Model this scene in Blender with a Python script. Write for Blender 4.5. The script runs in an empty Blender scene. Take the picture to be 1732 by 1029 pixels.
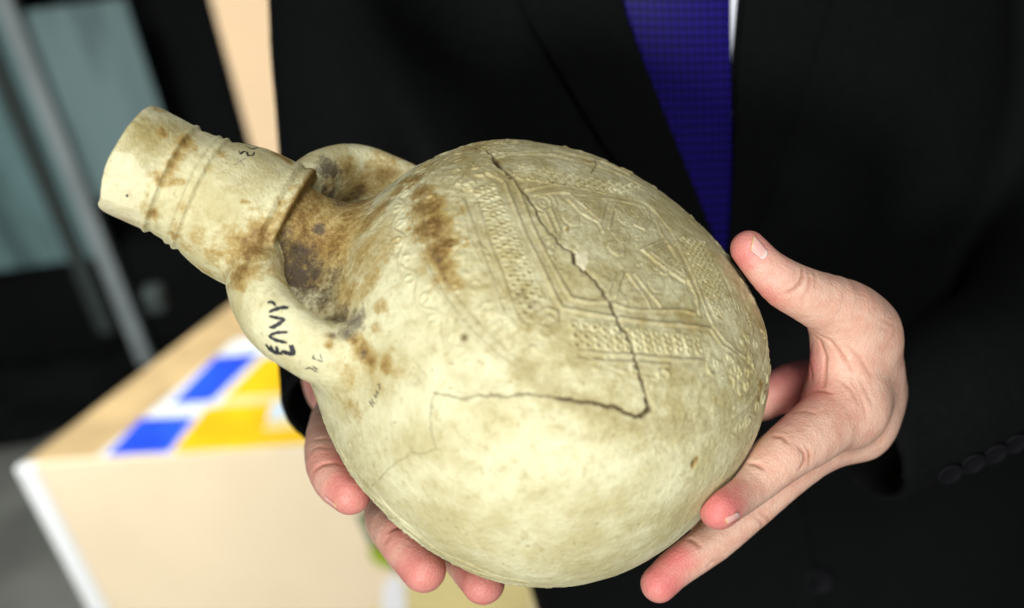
import bpy, bmesh, math, random, time
import numpy as np
import openvdb
from mathutils import Vector, Matrix
from mathutils.bvhtree import BVHTree
from mathutils.kdtree import KDTree

T0 = time.time()
random.seed(3)
rng = np.random.default_rng(5)
SC = bpy.context.scene
COL = SC.collection

# ------------------------------------------------------------------ camera
PW, PH, FPX = 1732.0, 1029.0, 1924.0          # photograph frame and focal length in its pixels
CX, CY = PW / 2, PH / 2
CAM_LOC = np.array([0.0, 0.0, 1.62])
_up = -np.array([334.0, -2508.0, -1924.0]); _up /= np.linalg.norm(_up)   # world up seen by the camera
_fw = np.array([0, 0, -1.0]); _fw = _fw - _up * (_fw @ _up); _fw /= np.linalg.norm(_fw)
_rt = np.cross(_fw, _up)
ROT = np.stack([_rt, _fw, _up])               # camera axes -> world axes

cam_d = bpy.data.cameras.new('camera')
cam = bpy.data.objects.new('camera', cam_d); COL.objects.link(cam)
m = Matrix([list(ROT[i]) + [CAM_LOC[i]] for i in range(3)] + [[0, 0, 0, 1]])
cam.matrix_world = m
cam_d.sensor_width = 36.0
cam_d.lens = 36.0 * FPX / PW
cam_d.clip_start = 0.01; cam_d.clip_end = 60
cam_d.dof.use_dof = True
cam_d.dof.focus_distance = 0.45
cam_d.dof.aperture_fstop = 4.4
SC.camera = cam

# ------------------------------------------------------------------ world, exposure, lamps
W = bpy.data.worlds.new('World'); SC.world = W; W.use_nodes = True
bg = W.node_tree.nodes['Background']
bg.inputs[0].default_value = (0.95, 0.98, 1.0, 1); bg.inputs[1].default_value = 0.06
SC.view_settings.view_transform = 'Standard'; SC.view_settings.look = 'None'
SC.view_settings.exposure = 0.0; SC.view_settings.gamma = 1.0
SC.view_settings.use_curve_mapping = False

def lamp(name, loc, target, size, power, color=(1, 1, 1)):
    d = bpy.data.lights.new(name, 'AREA'); d.shape = 'DISK'; d.size = size; d.energy = power; d.color = color
    o = bpy.data.objects.new(name, d); COL.objects.link(o)
    o.location = loc
    o.rotation_euler = (Vector(target) - Vector(loc)).to_track_quat('-Z', 'Y').to_euler()
    return o

def wp(px, py, d):
    """photo pixel and depth in metres -> world point"""
    c = np.array([(px - CX) / FPX * d, -(py - CY) / FPX * d, -d])
    return CAM_LOC + ROT @ c

FL = wp(880, 560, 0.46)
lamp('front_window_lamp', (-1.25, -3.1, 1.95), FL, 0.9, 128.0, (1.0, 0.985, 0.95))
lamp('overhead_fill_lamp', (0.15, -0.7, 2.8), FL, 0.6, 25.0, (1.0, 0.975, 0.93))  # unseen overhead lamp added to lift the upward faces
_hl = lamp('plinth_fill_lamp', (-1.0, 0.35, 2.75), (-0.6, 1.35, .8), 0.5, 6.0, (1.0, 0.99, 0.96)); _hl.data.spread = math.radians(46)  # unseen narrow lamp added to brighten the plinth alone

# ------------------------------------------------------------------ small helpers
def tag(o, label=None, cat=None, group=None, kind=None):
    if label: o['label'] = label
    if cat: o['category'] = cat
    if group: o['group'] = group
    if kind: o['kind'] = kind
    return o

def empty(name, loc=(0, 0, 0)):
    o = bpy.data.objects.new(name, None); COL.objects.link(o); o.location = loc; return o

def mesh_obj(name, verts, faces, mat=None, parent=None, smooth=True):
    me = bpy.data.meshes.new(name)
    me.from_pydata([tuple(map(float, v)) for v in verts], [], [tuple(map(int, f)) for f in faces])
    if smooth: me.polygons.foreach_set('use_smooth', [True] * len(me.polygons))
    me.update()
    o = bpy.data.objects.new(name, me); COL.objects.link(o)
    if mat: me.materials.append(mat)
    if parent is not None:
        o.parent = parent
        o.matrix_parent_inverse = Matrix.Translation(-Vector(parent.location))
    return o

def quad_mesh_np(name, V, Q):
    me = bpy.data.meshes.new(name)
    me.vertices.add(len(V)); me.vertices.foreach_set('co', np.ascontiguousarray(V, np.float32).ravel())
    nq = len(Q)
    me.loops.add(nq * 4); me.loops.foreach_set('vertex_index', np.ascontiguousarray(Q, np.int32).ravel())
    me.polygons.add(nq)
    me.polygons.foreach_set('loop_start', np.arange(0, nq * 4, 4, dtype=np.int32))
    try: me.polygons.foreach_set('loop_total', np.full(nq, 4, np.int32))
    except Exception: pass
    me.polygons.foreach_set('use_smooth', np.ones(nq, bool))
    me.update(calc_edges=True)
    return me

def to_world(V):
    return CAM_LOC + (np.asarray(V, float) * 0.001) @ ROT.T

def pm(px, py, d):
    """photo pixel and depth in mm -> camera space mm"""
    return np.array([(px - CX) / FPX * d, -(py - CY) / FPX * d, -d], float)

def to_px(V):
    d = -V[:, 2]
    return V[:, 0] / d * FPX + CX, CY - V[:, 1] / d * FPX

def smin(a, b, k):
    h = np.maximum(k - np.abs(a - b), 0.0) / k
    return np.minimum(a, b) - h * h * k * 0.25

def seg_d(P, a, b, ra, rb):
    ab = b - a
    t = np.clip(((P - a) @ ab) / (ab @ ab), 0, 1)
    q = P - a - t[:, None] * ab
    return np.sqrt((q * q).sum(1)) - (ra + t * (rb - ra))

def vnoise(P, scale, seed=0):
    """value noise in -1..1, vectorised"""
    Q = np.asarray(P, float) / scale + 1000.0
    I = np.floor(Q).astype(np.int64); Fr = Q - I
    Fr = Fr * Fr * (3 - 2 * Fr)
    def hsh(x, y, z):
        n = (x * 73856093) ^ (y * 19349663) ^ (z * 83492791) ^ (seed * 2654435761)
        n = (n ^ (n >> 13)) * 1274126177
        n = n ^ (n >> 16)
        return (n & 0xffff) / 32767.5 - 1.0
    out = 0
    for dx in (0, 1):
        wx = Fr[:, 0] if dx else 1 - Fr[:, 0]
        for dy in (0, 1):
            wy = Fr[:, 1] if dy else 1 - Fr[:, 1]
            for dz in (0, 1):
                wz = Fr[:, 2] if dz else 1 - Fr[:, 2]
                out = out + wx * wy * wz * hsh(I[:, 0] + dx, I[:, 1] + dy, I[:, 2] + dz)
    return out

def mesh_sdf(fn, lo, hi, h, B=8):
    """polygonise an implicit surface: sparse blocks of samples into a VDB grid"""
    lo = np.asarray(lo, float); hi = np.asarray(hi, float)
    nb = np.ceil((hi - lo) / (h * B)).astype(int)
    bi = np.stack(np.meshgrid(*[np.arange(n) for n in nb], indexing='ij'), -1).reshape(-1, 3)
    cen = lo + (bi + 0.5) * B * h
    d = np.concatenate([fn(c) for c in np.array_split(cen, max(1, len(cen) // 200000))])
    near = np.abs(d) < B * h * 1.15 + 1.0
    bi = bi[near]
    loc = np.stack(np.meshgrid(*[np.arange(B)] * 3, indexing='ij'), -1).reshape(-1, 3)
    grid = openvdb.FloatGrid(h * 3)
    grid.gridClass = openvdb.GridClass.LEVEL_SET
    step = 400
    for k in range(0, len(bi), step):
        b = bi[k:k + step]
        P = lo + ((b * B)[:, None, :] + loc[None]) .reshape(-1, 3) * h
        v = np.clip(fn(P), -3 * h, 3 * h).astype(np.float32).reshape(len(b), B, B, B)
        for j in range(len(b)):
            grid.copyFromArray(v[j], ijk=tuple(int(x) for x in b[j] * B))
    grid.signedFloodFill()
    r = grid.convertToQuads(isovalue=0.0)
    V, Q = np.asarray(r[0], float), np.asarray(r[1])
    return lo + V * h, Q[:, ::-1].astype(np.int64)

def grad(fn, P, e=0.25):
    g = np.empty_like(P)
    for i in range(3):
        o = np.zeros(3); o[i] = e
        g[:, i] = fn(P + o) - fn(P - o)
    n = np.linalg.norm(g, axis=1, keepdims=True)
    return g / np.maximum(n, 1e-9)

def vert_normals(V, Q):
    n = np.cross(V[Q[:, 2]] - V[Q[:, 0]], V[Q[:, 3]] - V[Q[:, 1]])
    N = np.zeros_like(V)
    for i in range(4):
        np.add.at(N, Q[:, i], n)
    return N / np.maximum(np.linalg.norm(N, axis=1, keepdims=True), 1e-12)

def ray_px(bvh, px, py):
    """first hit in camera-space mm of the ray through a photo pixel"""
    d = Vector(pm(px, py, 1.0)).normalized()
    r = bvh.ray_cast(Vector((0, 0, 0)), d)
    return (None, None) if r[0] is None else (np.array(r[0]), np.array(r[1]))

def resample(pts, step):
    pts = np.asarray(pts, float); out = [pts[0]]
    for a, b in zip(pts[:-1], pts[1:]):
        n = max(1, int(np.linalg.norm(b - a) / step))
        for i in range(1, n + 1): out.append(a + (b - a) * i / n)
    return np.array(out)

# ------------------------------------------------------------------ node helpers
def new_mat(name):
    mt = bpy.data.materials.new(name); mt.use_nodes = True
    nt = mt.node_tree; return mt, nt, nt.nodes['Principled BSDF']

class NT:
    def __init__(s, nt): s.nt = nt; s.tc = nt.nodes.new('ShaderNodeTexCoord')
    def noise(s, scale, detail=4, rough=0.55, vec=None, dist=0.0):
        n = s.nt.nodes.new('ShaderNodeTexNoise'); n.inputs['Scale'].default_value = scale
        n.inputs['Detail'].default_value = detail; n.inputs['Roughness'].default_value = rough
        n.inputs['Distortion'].default_value = dist
        s.nt.links.new(vec or s.tc.outputs['Object'], n.inputs['Vector']); return n.outputs['Fac']
    def attr(s, name):
        n = s.nt.nodes.new('ShaderNodeAttribute'); n.attribute_name = name; return n.outputs['Fac']
    def mathn(s, op, a, b=0.0, c=0.0, clamp=False):
        n = s.nt.nodes.new('ShaderNodeMath'); n.operation = op; n.use_clamp = clamp
        for i, x in enumerate((a, b, c)):
            if isinstance(x, (int, float)): n.inputs[i].default_value = x
            else: s.nt.links.new(x, n.inputs[i])
        return n.outputs[0]
    def ramp(s, x, a, b, lo=0.0, hi=1.0):
        n = s.nt.nodes.new('ShaderNodeMapRange'); n.interpolation_type = 'SMOOTHSTEP'
        s.nt.links.new(x, n.inputs['Value'])
        n.inputs['From Min'].default_value = a; n.inputs['From Max'].default_value = b
        n.inputs['To Min'].default_value = lo; n.inputs['To Max'].default_value = hi
        return n.outputs['Result']
    def mix(s, f, a, b):
        n = s.nt.nodes.new('ShaderNodeMix'); n.data_type = 'RGBA'
        for sock, x in ((n.inputs['Factor'], f), (n.inputs['A'], a), (n.inputs['B'], b)):
            if isinstance(x, (int, float)): sock.default_value = x
            elif isinstance(x, tuple): sock.default_value = (*x, 1)
            else: s.nt.links.new(x, sock)
        return n.outputs['Result']
    def bump(s, h, dist, strength=1.0, normal=None):
        n = s.nt.nodes.new('ShaderNodeBump'); n.inputs['Distance'].default_value = dist
        n.inputs['Strength'].default_value = strength; s.nt.links.new(h, n.inputs['Height'])
        if normal: s.nt.links.new(normal, n.inputs['Normal'])
        return n.outputs['Normal']
    def link(s, a, b): s.nt.links.new(a, b)
    def vscale(s, x, y, z):
        n = s.nt.nodes.new('ShaderNodeMapping'); n.inputs['Scale'].default_value = (x, y, z)
        s.nt.links.new(s.tc.outputs['Object'], n.inputs['Vector']); return n.outputs['Vector']

def simple_mat(name, col, rough=0.6, noise=0.0, nscale=40.0, bump=0.0, bscale=200.0, metal=0.0, spec=0.5):
    mt, nt, b = new_mat(name); s = NT(nt)
    b.inputs['Roughness'].default_value = rough; b.inputs['Metallic'].default_value = metal
    b.inputs['Specular IOR Level'].default_value = spec
    if noise:
        c2 = tuple(max(0, c * (1 - noise)) for c in col)
        s.link(s.mix(s.ramp(s.noise(nscale, 5), 0.35, 0.65), col, c2), b.inputs['Base Color'])
    else: b.inputs['Base Color'].default_value = (*col, 1)
    if bump: s.link(s.bump(s.noise(bscale, 4), bump), b.inputs['Normal'])
    return mt
# ------------------------------------------------------------------ the flask (camera-space mm while modelling)
FC = pm(913.74, 604.31, 469.0)
_ang, _th = 0.4726, 0.9069
FT = np.array([-math.cos(_ang), math.sin(_ang), 0.118]); FT /= np.linalg.norm(FT)   # neck direction
_z = np.array([0, 0, 1.0]); _z -= FT * FT[2]; _z /= np.linalg.norm(_z)
_p = np.cross(FT, _z); _p = -_p if _p[1] < 0 else _p
FN = math.cos(_th) * _z + math.sin(_th) * _p                          # normal of the moulded face
FV = math.sin(_th) * _z - math.cos(_th) * _p                          # towards the near handle
FB = np.stack([FT, FV, FN])

def f_local(P): return (P - FC) @ FB.T

BA, BBF, BBB, BP = 91.61, 74.4, 73.1, 2.487
def sd_body(P):
    q = f_local(P); x, y, z = q.T
    ph = np.arctan2(y, x)
    a = BA * (1 + .0126 * np.cos(2 * ph) - .0047 * np.sin(2 * ph) + .001 * np.cos(3 * ph) - .0081 * np.sin(3 * ph) + .0038 * np.cos(4 * ph) + .007 * np.sin(4 * ph))
    bz = np.where(z > 0, BBF, BBB)
    g = (np.hypot(x, y) / a + 1e-9) ** BP + np.abs(z / bz) ** BP
    g = g ** (1 / BP)
    return np.sqrt((q * q).sum(1)) * (1 - 1 / np.maximum(g, 1e-3))

NS = np.array([90, 115, 116.5, 118.5, 120.5, 123, 129, 135, 141, 146, 151, 155, 159, 166, 178, 200.])
NR = np.array([27.6, 28.0, 28.1, 27.4, 28.0, 27.7, 27.6, 27.0, 25.3, 23.6, 22.5, 21.9, 21.8, 22.1, 22.3, 22.3])
def ridge(s, c, w): return np.exp(-((s - c) / w) ** 2)
def neck_axis(q):
    s = q[:, 0]
    k = np.clip((s - 92) / 30, 0, 1); b = .30 * np.clip(s - 100, 0, None)      # the neck leans a little towards the viewer
    return np.hypot(q[:, 1] - 1.5 * k - .788 * b, q[:, 2] + 1.9 * k - .616 * b)
def sd_neck(P):
    q = f_local(P); s = q[:, 0]
    ph = np.arctan2(q[:, 2], q[:, 1] - 4)
    wob = 0.5 * np.sin(ph * 2 + 1) + 0.25 * np.sin(ph * 5)
    ss = s + wob
    r = np.interp(s, NS, NR) + .9 * ridge(ss, 160.3, .8) - .5 * ridge(ss, 158.2, 1.0) + .75 * ridge(ss, 151.6, .75) + .85 * ridge(ss, 148.6, .8) - .5 * ridge(ss, 146.5, 1.0) \
        + .55 * ridge(ss, 121.0, .7) - .5 * ridge(ss, 118.4, .8)
    rad = neck_axis(q)
    rim = 177.2 + .5 * np.sin(ph * 2 + .4) + .9 * vnoise(np.c_[np.cos(ph), np.sin(ph), 0 * ph] * 20, 4, 41) + 2.4 * np.exp(-((ph - 2.25) / .28) ** 2) - 1.2 * np.exp(-((ph - 1.6) / .22) ** 2)
    d = -smin(-(rad - r), -(s - rim), 2.5)
    b = .30 * np.clip(s - 100, 0, None)          # the flat plastered facet at the mouth
    fac = (q[:, 1] - 1.5 - .788 * b) * .974 + (q[:, 2] + 1.9 - .616 * b) * .225 + .05 * (s - 163) - 20.9
    d = np.where(s > 161.8, np.maximum(d, np.minimum(fac, s - 161.8)), d)
    d = -smin(-d, -(114.6 - s), 1.2)
    inner = np.interp(s, [100, 128, 140, 200], [9, 15, 16.6, 17.0])
    return -smin(-d, rad - inner, 2.0)
def sd_throat(P):
    q = f_local(P); s = q[:, 0]
    r = np.interp(s, [40, 80, 97, 106, 116, 126], [28, 24, 20.6, 19.8, 21.0, 24.0])
    rad = neck_axis(q)
    d = -smin(-(rad - r), -(s - 119.0), 2.0)
    d = np.maximum(d, 40 - s)
    inner = np.interp(s, [100, 128], [9, 15])
    return np.maximum(d, np.where(s > 60, inner - rad, -5.0))
HF = np.array([(123, 19), (117.5, 30), (110, 42), (100, 51), (88, 54.3), (75, 54), (58, 48)], float)
HB = np.array([(121, -17), (116.5, -32), (110.5, -44), (103, -52), (92, -55.5), (78, -55), (60, -48)], float)
HRF = [9.0, 10.2, 10.0, 9.5, 9.2, 9.6, 11]
def sd_handle(P, H):
    q = f_local(P)
    # smooth centre line
    pts = catmull(np.c_[H, np.zeros(len(H))], 4)
    rr = np.interp(np.linspace(0, 1, len(pts)), np.linspace(0, 1, len(HRF)), HRF)
    x = q * np.array([1, 1, 0.70 if H[0, 1] > 0 else 0.56])
    d = None
    for i in range(len(pts) - 1):
        e = seg_d(x, pts[i], pts[i + 1], rr[i], rr[i + 1])
        d = e if d is None else np.minimum(d, e)
    return d
def catmull(p, n):
    p = np.asarray(p, float); e = np.vstack([2 * p[0] - p[1], p, 2 * p[-1] - p[-2]]); out = []
    for i in range(1, len(e) - 2):
        for k in range(n):
            t = k / n
            out.append(.5 * (2 * e[i] + (e[i + 1] - e[i - 1]) * t + (2 * e[i - 1] - 5 * e[i] + 4 * e[i + 1] - e[i + 2]) * t * t
                             + (3 * e[i] - e[i - 1] - 3 * e[i + 1] + e[i + 2]) * t ** 3))
    out.append(p[-1]); return np.array(out)
def sd_flask(P):
    d = smin(sd_body(P), sd_throat(P), 11.0)
    d = smin(d, seg_d(f_local(P), np.array([66., 34, -12]), np.array([108., 20, -10]), 18., 12.), 12.0)
    d = smin(d, sd_neck(P), 1.6)
    q = f_local(P)
    for H in (HF, HB):
        near = (np.abs(q[:, 2]) < 40) & (q[:, 0] > 30) & (q[:, 0] < 150) & (q[:, 1] * H[3, 1] > 0)
        if near.any():
            e = np.full(len(P), 60.0); e[near] = sd_handle(P[near], H)
            d = np.where(near, smin(d, e, np.where(q[:, 0] > 104, 3.0, 7.0)), d)
    return d

_loc = np.array([[sx, sy, sz] for sx in (-97, 196) for sy in (-97, 97) for sz in (-78, 80)], float) @ FB + FC
FH = 0.48
fV, fQ = mesh_sdf(sd_flask, _loc.min(0) - 4, _loc.max(0) + 4, FH)
print('flask', len(fV), len(fQ), round(time.time() - T0, 1))
fbvh = BVHTree.FromPolygons([tuple(v) for v in fV], [tuple(q) for q in fQ.tolist()])

# map of the body: polar angle from the face normal, unrolled at 80 mm per radian
MR = 80.0
def body_map(P):
    q = f_local(np.atleast_2d(P)); r = np.hypot(q[:, 0], q[:, 1]); psi = np.arctan2(r, q[:, 2])
    return (q[:, :2] / np.maximum(r, 1e-6)[:, None]) * (psi * MR)[:, None]
def px_map(pts):
    out = []
    for x, y in pts:
        h, _ = ray_px(fbvh, x, y)
        if h is not None: out.append(body_map(h)[0])
    return np.array(out)
HS = 0.25; HN = 1640
HG = (np.arange(HN) - HN / 2) * HS
ridge_map = np.zeros((HN, HN), np.float32); groove_map = np.zeros_like(ridge_map); crack_map = np.zeros_like(ridge_map); trench_map = np.zeros_like(ridge_map)
def stroke(A, pts, w, h, taper=False):
    pts = np.asarray(pts)
    for k in range(len(pts) - 1):
        a, b = pts[k], pts[k + 1]
        lo = np.minimum(a, b) - 3 * w; hi = np.maximum(a, b) + 3 * w
        i0, j0 = np.maximum(((lo / HS) + HN / 2).astype(int), 0); i1, j1 = np.minimum(((hi / HS) + HN / 2).astype(int) + 2, HN)
        if i1 <= i0 or j1 <= j0: continue
        gx, gy = np.meshgrid(HG[i0:i1], HG[j0:j1], indexing='ij')
        ab = b - a; L = max(ab @ ab, 1e-9)
        t = np.clip(((gx - a[0]) * ab[0] + (gy - a[1]) * ab[1]) / L, 0, 1)
        d2 = (gx - a[0] - t * ab[0]) ** 2 + (gy - a[1] - t * ab[1]) ** 2
        A[i0:i1, j0:j1] = np.maximum(A[i0:i1, j0:j1], h * np.exp(-d2 / (w * w)))
def ridge_px(pts, w=.62, h=1.2):
    q = px_map(resample(pts, 12))
    if len(q) > 1: stroke(ridge_map, q, w, h); stroke(trench_map, q, w * 2.5, h * .45)

double_lines = [
 [(854, 310), (885, 389), (913, 445), (943, 510), (948, 517)], [(859, 287), (880, 329), (899, 380), (927, 436), (957, 491), (966, 505)],
 [(966, 505), (997, 512), (1025, 510), (1067, 524), (1113, 526), (1155, 525), (1176, 531)], [(952, 522), (997, 530), (1032, 536), (1057, 540), (1113, 547), (1153, 549), (1202, 557)],
 [(1109, 372), (1121, 400), (1137, 423), (1158, 465), (1177, 500), (1183, 531)], [(1091, 344), (1109, 360), (1135, 391), (1151, 423), (1175, 475), (1194, 522), (1207, 554)],
 [(889, 322), (936, 313), (960, 314), (995, 321), (1030, 329), (1072, 337), (1091, 344)], [(905, 331), (950, 326), (995, 331), (1037, 338), (1070, 345), (1085, 352)],
 [(960, 337), (983, 360), (1014, 377), (1021, 393)], [(966, 331), (1016, 374)], [(1040, 342), (1030, 386)], [(1026, 338), (1016, 374)],
 [(1053, 461), (1041, 503)], [(1040, 463), (1028, 498)], [(1062, 463), (1095, 508), (1100, 522)], [(1073, 464), (1118, 519)],
 [(1086, 423), (1123, 454), (1158, 477)], [(1100, 428), (1128, 449), (1161, 470)], [(1086, 423), (1126, 405)], [(1098, 429), (1132, 413)],
 [(930, 352), (948, 392), (935, 418)], [(921, 358), (938, 392), (928, 410)],
 # outer square and its corner petals
 [(783, 340), (797, 377), (821, 445), (849, 524), (853, 534)], [(806, 345), (830, 421), (844, 454), (872, 533), (880, 545)],
 [(975, 594), (1020, 599), (1067, 601), (1148, 609), (1190, 611)], [(972, 608), (1029, 613), (1076, 614), (1132, 618)],
 [(1208, 437), (1243, 502), (1252, 530)], [(1216, 450), (1237, 493), (1246, 524)],
 [(838, 268), (860, 262), (930, 262), (1010, 281), (1058, 300), (1092, 318)], [(845, 260), (935, 254), (1018, 274), (1064, 296)],
 [(1209, 556), (1226, 577), (1243, 592), (1261, 606)], [(1203, 560), (1222, 585), (1249, 603)],
 [(796, 275), (817, 291), (852, 308)], [(800, 281), (829, 277), (852, 294)], [(800, 286), (817, 283), (840, 297)],
 [(903, 533), (925, 522), (941, 528), (943, 545), (930, 556), (915, 552)], [(920, 545), (928, 535), (936, 541)],
 [(1092, 352), (1100, 372), (1090, 388), (1072, 380)],
]
for L in double_lines: ridge_px(L)

def ring_stamp(c, ex, ey, rad=1.15, h=.9, pit=.8):
    """a small moulded lozenge ring with a pit in its middle"""
    n = 9; th = np.linspace(0, 2 * np.pi, n)
    p = c + np.outer(np.cos(th), ex) * rad + np.outer(np.sin(th), ey) * rad
    stroke(ridge_map, p, .45, h)
    stroke(groove_map, np.array([c, c + 1e-3]), .6, pit)
def band(TL, TR, BR, BL, cols, rows, h=1.15, pit=1.5, skew=.25):
    TL, TR, BR, BL = [np.array(x, float) for x in (TL, TR, BR, BL)]
    for i in range(cols):
        for j in range(rows):
            u, w_ = (i + .5 + skew * (j - (rows - 1) / 2) + rng.normal(0, .05)) / cols, (j + .5 + rng.normal(0, .04)) / rows
            p = (TL * (1 - u) + TR * u) * (1 - w_) + (BL * (1 - u) + BR * u) * w_
            e = 4.0
            m_ = px_map([p, p + (TR - TL) / np.linalg.norm(TR - TL) * e, p + (BL - TL) / np.linalg.norm(BL - TL) * e])
            if len(m_) < 3: continue
            ex = m_[1] - m_[0]; ey = m_[2] - m_[0]
            ex /= np.linalg.norm(ex); ey /= np.linalg.norm(ey)
            k = .55 + .45 * rng.random()
            ring_stamp(m_[0], ex * 1.05, ey * .9, 1.1, h * k, pit * k)
band((838, 316), (924, 512), (884, 532), (796, 312), 14, 4)
band((968, 541), (1190, 572), (1185, 600), (966, 590), 13, 3)
band((868, 275), (1084, 315), (1066, 330), (866, 303), 13, 4, skew=-.3)
band((1150, 408), (1212, 545), (1244, 520), (1190, 405), 14, 5, 1.0, 1.0)

def oval(cx, cy, rx, ry, rot, h=.9, w=.55):
    th = np.linspace(0, 2 * np.pi, 15); c, s = math.cos(rot), math.sin(rot)
    ridge_px(np.c_[cx + rx * np.cos(th) * c - ry * np.sin(th) * s, cy + rx * np.cos(th) * s + ry * np.sin(th) * c], w, h)
for r in (5, 13, 21): oval(918, 344, r * 1.15, r * .85, .5, .6)
for c in ((966, 369, .7), (1062, 371, .3), (1052, 398, .9), (1110, 480, .9), (1078, 356, .2), (1043, 420, .6), (1000, 345, .5), (1078, 503, .3), (1138, 452, .9)):
    for r in (3, 8, 13): oval(c[0], c[1], r * 1.1, r * .75, c[2], .8, .5)
for k in range(60):      # leaf scrolls between the triangles
    x, y = rng.uniform(925, 1180), rng.uniform(330, 540)
    if abs((x - 1040) / 140) + abs((y - 430) / 110) > 1.1 or (960 < x < 1035 and 385 < y < 470): continue
    a0 = rng.uniform(0, 6.28); r = rng.uniform(4, 8)
    th = np.linspace(a0, a0 + 4.4, 8); ridge_px(np.c_[x + r * np.cos(th) * np.linspace(.4, 1, 8), y + r * .7 * np.sin(th) * np.linspace(.4, 1, 8)], .5, .8)
for k in range(150):     # worn scrolls in the band between the outer square and the ring
    t = rng.uniform(0, 6.28); rr = rng.uniform(58, 72)
    c = np.array([math.cos(t), math.sin(t)])
    ps = math.atan2(rr, BBF * max(0.05, (1 - (rr / BA) ** BP)) ** (1 / BP)) * MR
    a0 = rng.uniform(0, 6.28); th = np.linspace(a0, a0 + 4.2, 8); q = rng.uniform(1.2, 2.4)
    stroke(ridge_map, c * ps + np.c_[np.cos(th), np.sin(th)] * q * np.linspace(.5, 1, 8)[:, None], .5, .8)

# rings of the moulded border; the same border closes the far face
def face_psi(r, back=False):
    z = (BBB if back else BBF) * (1 - (r / BA) ** BP) ** (1 / BP)
    p = math.atan2(r, z)
    return (math.pi - p if back else p) * MR
th = np.linspace(0, 2 * np.pi, 241); C2 = np.c_[np.cos(th), np.sin(th)]
for r, w, h in ((73.4, .6, .9), (75.5, .6, .9), (62, .5, .6), (84.5, .6, .4)):
    stroke(ridge_map, C2 * face_psi(r), w, h); stroke(trench_map, C2 * face_psi(r), w * 2.4, h * .45)
tv = np.linspace(0, 2 * np.pi, 721)
def vine(back):
    p0 = face_psi(80.0, back)
    U = np.c_[np.cos(tv), np.sin(tv)]
    w = U * (p0 + 2.0 * np.sin(tv * 27))[:, None]
    stroke(ridge_map, w, .6, .75); stroke(trench_map, w, 1.4, .3)
    for k in range(54):                       # a small curl in every bay of the wavy stem
        a = (k + .5) * 2 * np.pi / 54; sg = -1 if k % 2 == 0 else 1
        c = np.array([math.cos(a), math.sin(a)]) * (p0 + sg * .7)
        tt = np.linspace(0, 5.2, 9)
        stroke(ridge_map, c + np.c_[np.cos(tt * sg + a), np.sin(tt * sg + a)] * np.linspace(1.0, 2.3, 9)[:, None], .45, .6)
vine(False); vine(True)
for k in range(130):      # short slanting strokes of the worn lattice round the far face
    a = k * 2 * np.pi / 130 + rng.normal(0, .01); q0 = face_psi(75.5, True) + rng.normal(0, .6); q1 = face_psi(84, True) + rng.normal(0, .8)
    b_ = a + rng.choice([-.045, .045])
    if rng.random() < .75: stroke(ridge_map, np.array([[math.cos(a) * q0, math.sin(a) * q0], [math.cos(b_) * q1, math.sin(b_) * q1]]), .5, .7)
for r in (73.5, 75.2, 84.5, 86):
    rr_ = r + .7 * np.sin(tv * 9 + r) + .5 * np.sin(tv * 23 + 2 * r)
    stroke(ridge_map, np.c_[np.cos(tv), np.sin(tv)] * np.array([face_psi(x, True) for x in rr_])[:, None], .55, .6); stroke(trench_map, np.c_[np.cos(tv), np.sin(tv)] * np.array([face_psi(x, True) for x in rr_])[:, None], 1.3, .35)

crack_a = [(797, 249), (815, 252), (825, 257), (836, 270), (843, 280), (848, 286), (861, 297), (875, 313), (887, 326), (895, 338), (906, 353), (911, 368), (921, 383), (934, 396), (946, 410), (958, 420), (970, 427)]
crack_b = [(970, 427), (973, 443), (985, 457), (997, 462), (1006, 475), (1020, 491), (1025, 503), (1034, 517), (1041, 536), (1053, 559), (1067, 582), (1074, 606), (1081, 629), (1088, 655), (1096, 678), (1098, 692), (1088, 703)]
crack_c = [(1088, 703), (1076, 705), (1062, 699), (1042, 689), (998, 681), (940, 674), (892, 667), (862, 671), (814, 669), (775, 676), (755, 669), (731, 665)]
crack_d = [(732, 666), (726, 690), (725, 723), (732, 751), (737, 761), (718, 767), (694, 767), (675, 779), (651, 799), (637, 817), (627, 823)]
crack_e = [(1006, 262), (1008, 280), (1000, 292)]
crack_f = [(928, 308), (955, 314)]
def jag(pts, amp):
    p = resample(pts, 5); p[1:-1] += rng.normal(0, amp, (len(p) - 2, 2)); return p
def crack(pts, w, depth, dark, amp=.9):
    p = px_map(jag(pts, amp))
    for i in range(len(p) - 1):
        k = .7 + .6 * rng.random()
        stroke(groove_map, p[i:i + 2], w * 1.25 * k, depth); stroke(crack_map, p[i:i + 2], w * k, dark)
crack(crack_a, .29, .55, .85); crack(crack_b, .34, 1.0, .85); crack(crack_c[:6], .34, 1.0, .85); crack(crack_c[5:], .25, .6, .7)
crack(crack_d, .24, .3, .45); crack(crack_e, .25, .2, .6, .5); crack(crack_f, .25, .2, .6, .5)
crack([(836, 270), (843, 280), (847, 285)], .6, 1.2, 1.0, .4); crack([(971, 428), (972, 444)], .5, 1.4, .9, .3); crack([(1094, 676), (1099, 692), (1086, 704)], .55, 1.5, .9, .5)
crack([(762, 659), (790, 668)], .2, .2, .2); crack([(700, 613), (717, 634)], .2, .2, .25)
crack([(1255, 676), (1290, 640)], .2, .1, .2)
for x, y, s_ in ((783, 570, 1.3), (726, 690, .7), (563, 703, .6), (593, 752, .8), (836, 275, .8), (1176, 786, 1.0), (1012, 892, .6), (1084, 892, .6), (1263, 541, .5), (1273, 542, .5), (954, 940, .5), (892, 926, .6)):
    q = px_map([(x, y), (x + 1, y + .5)])
    if len(q) == 2: stroke(groove_map, q, s_, .9 * s_); stroke(crack_map, q, s_ * .6, .55)

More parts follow.
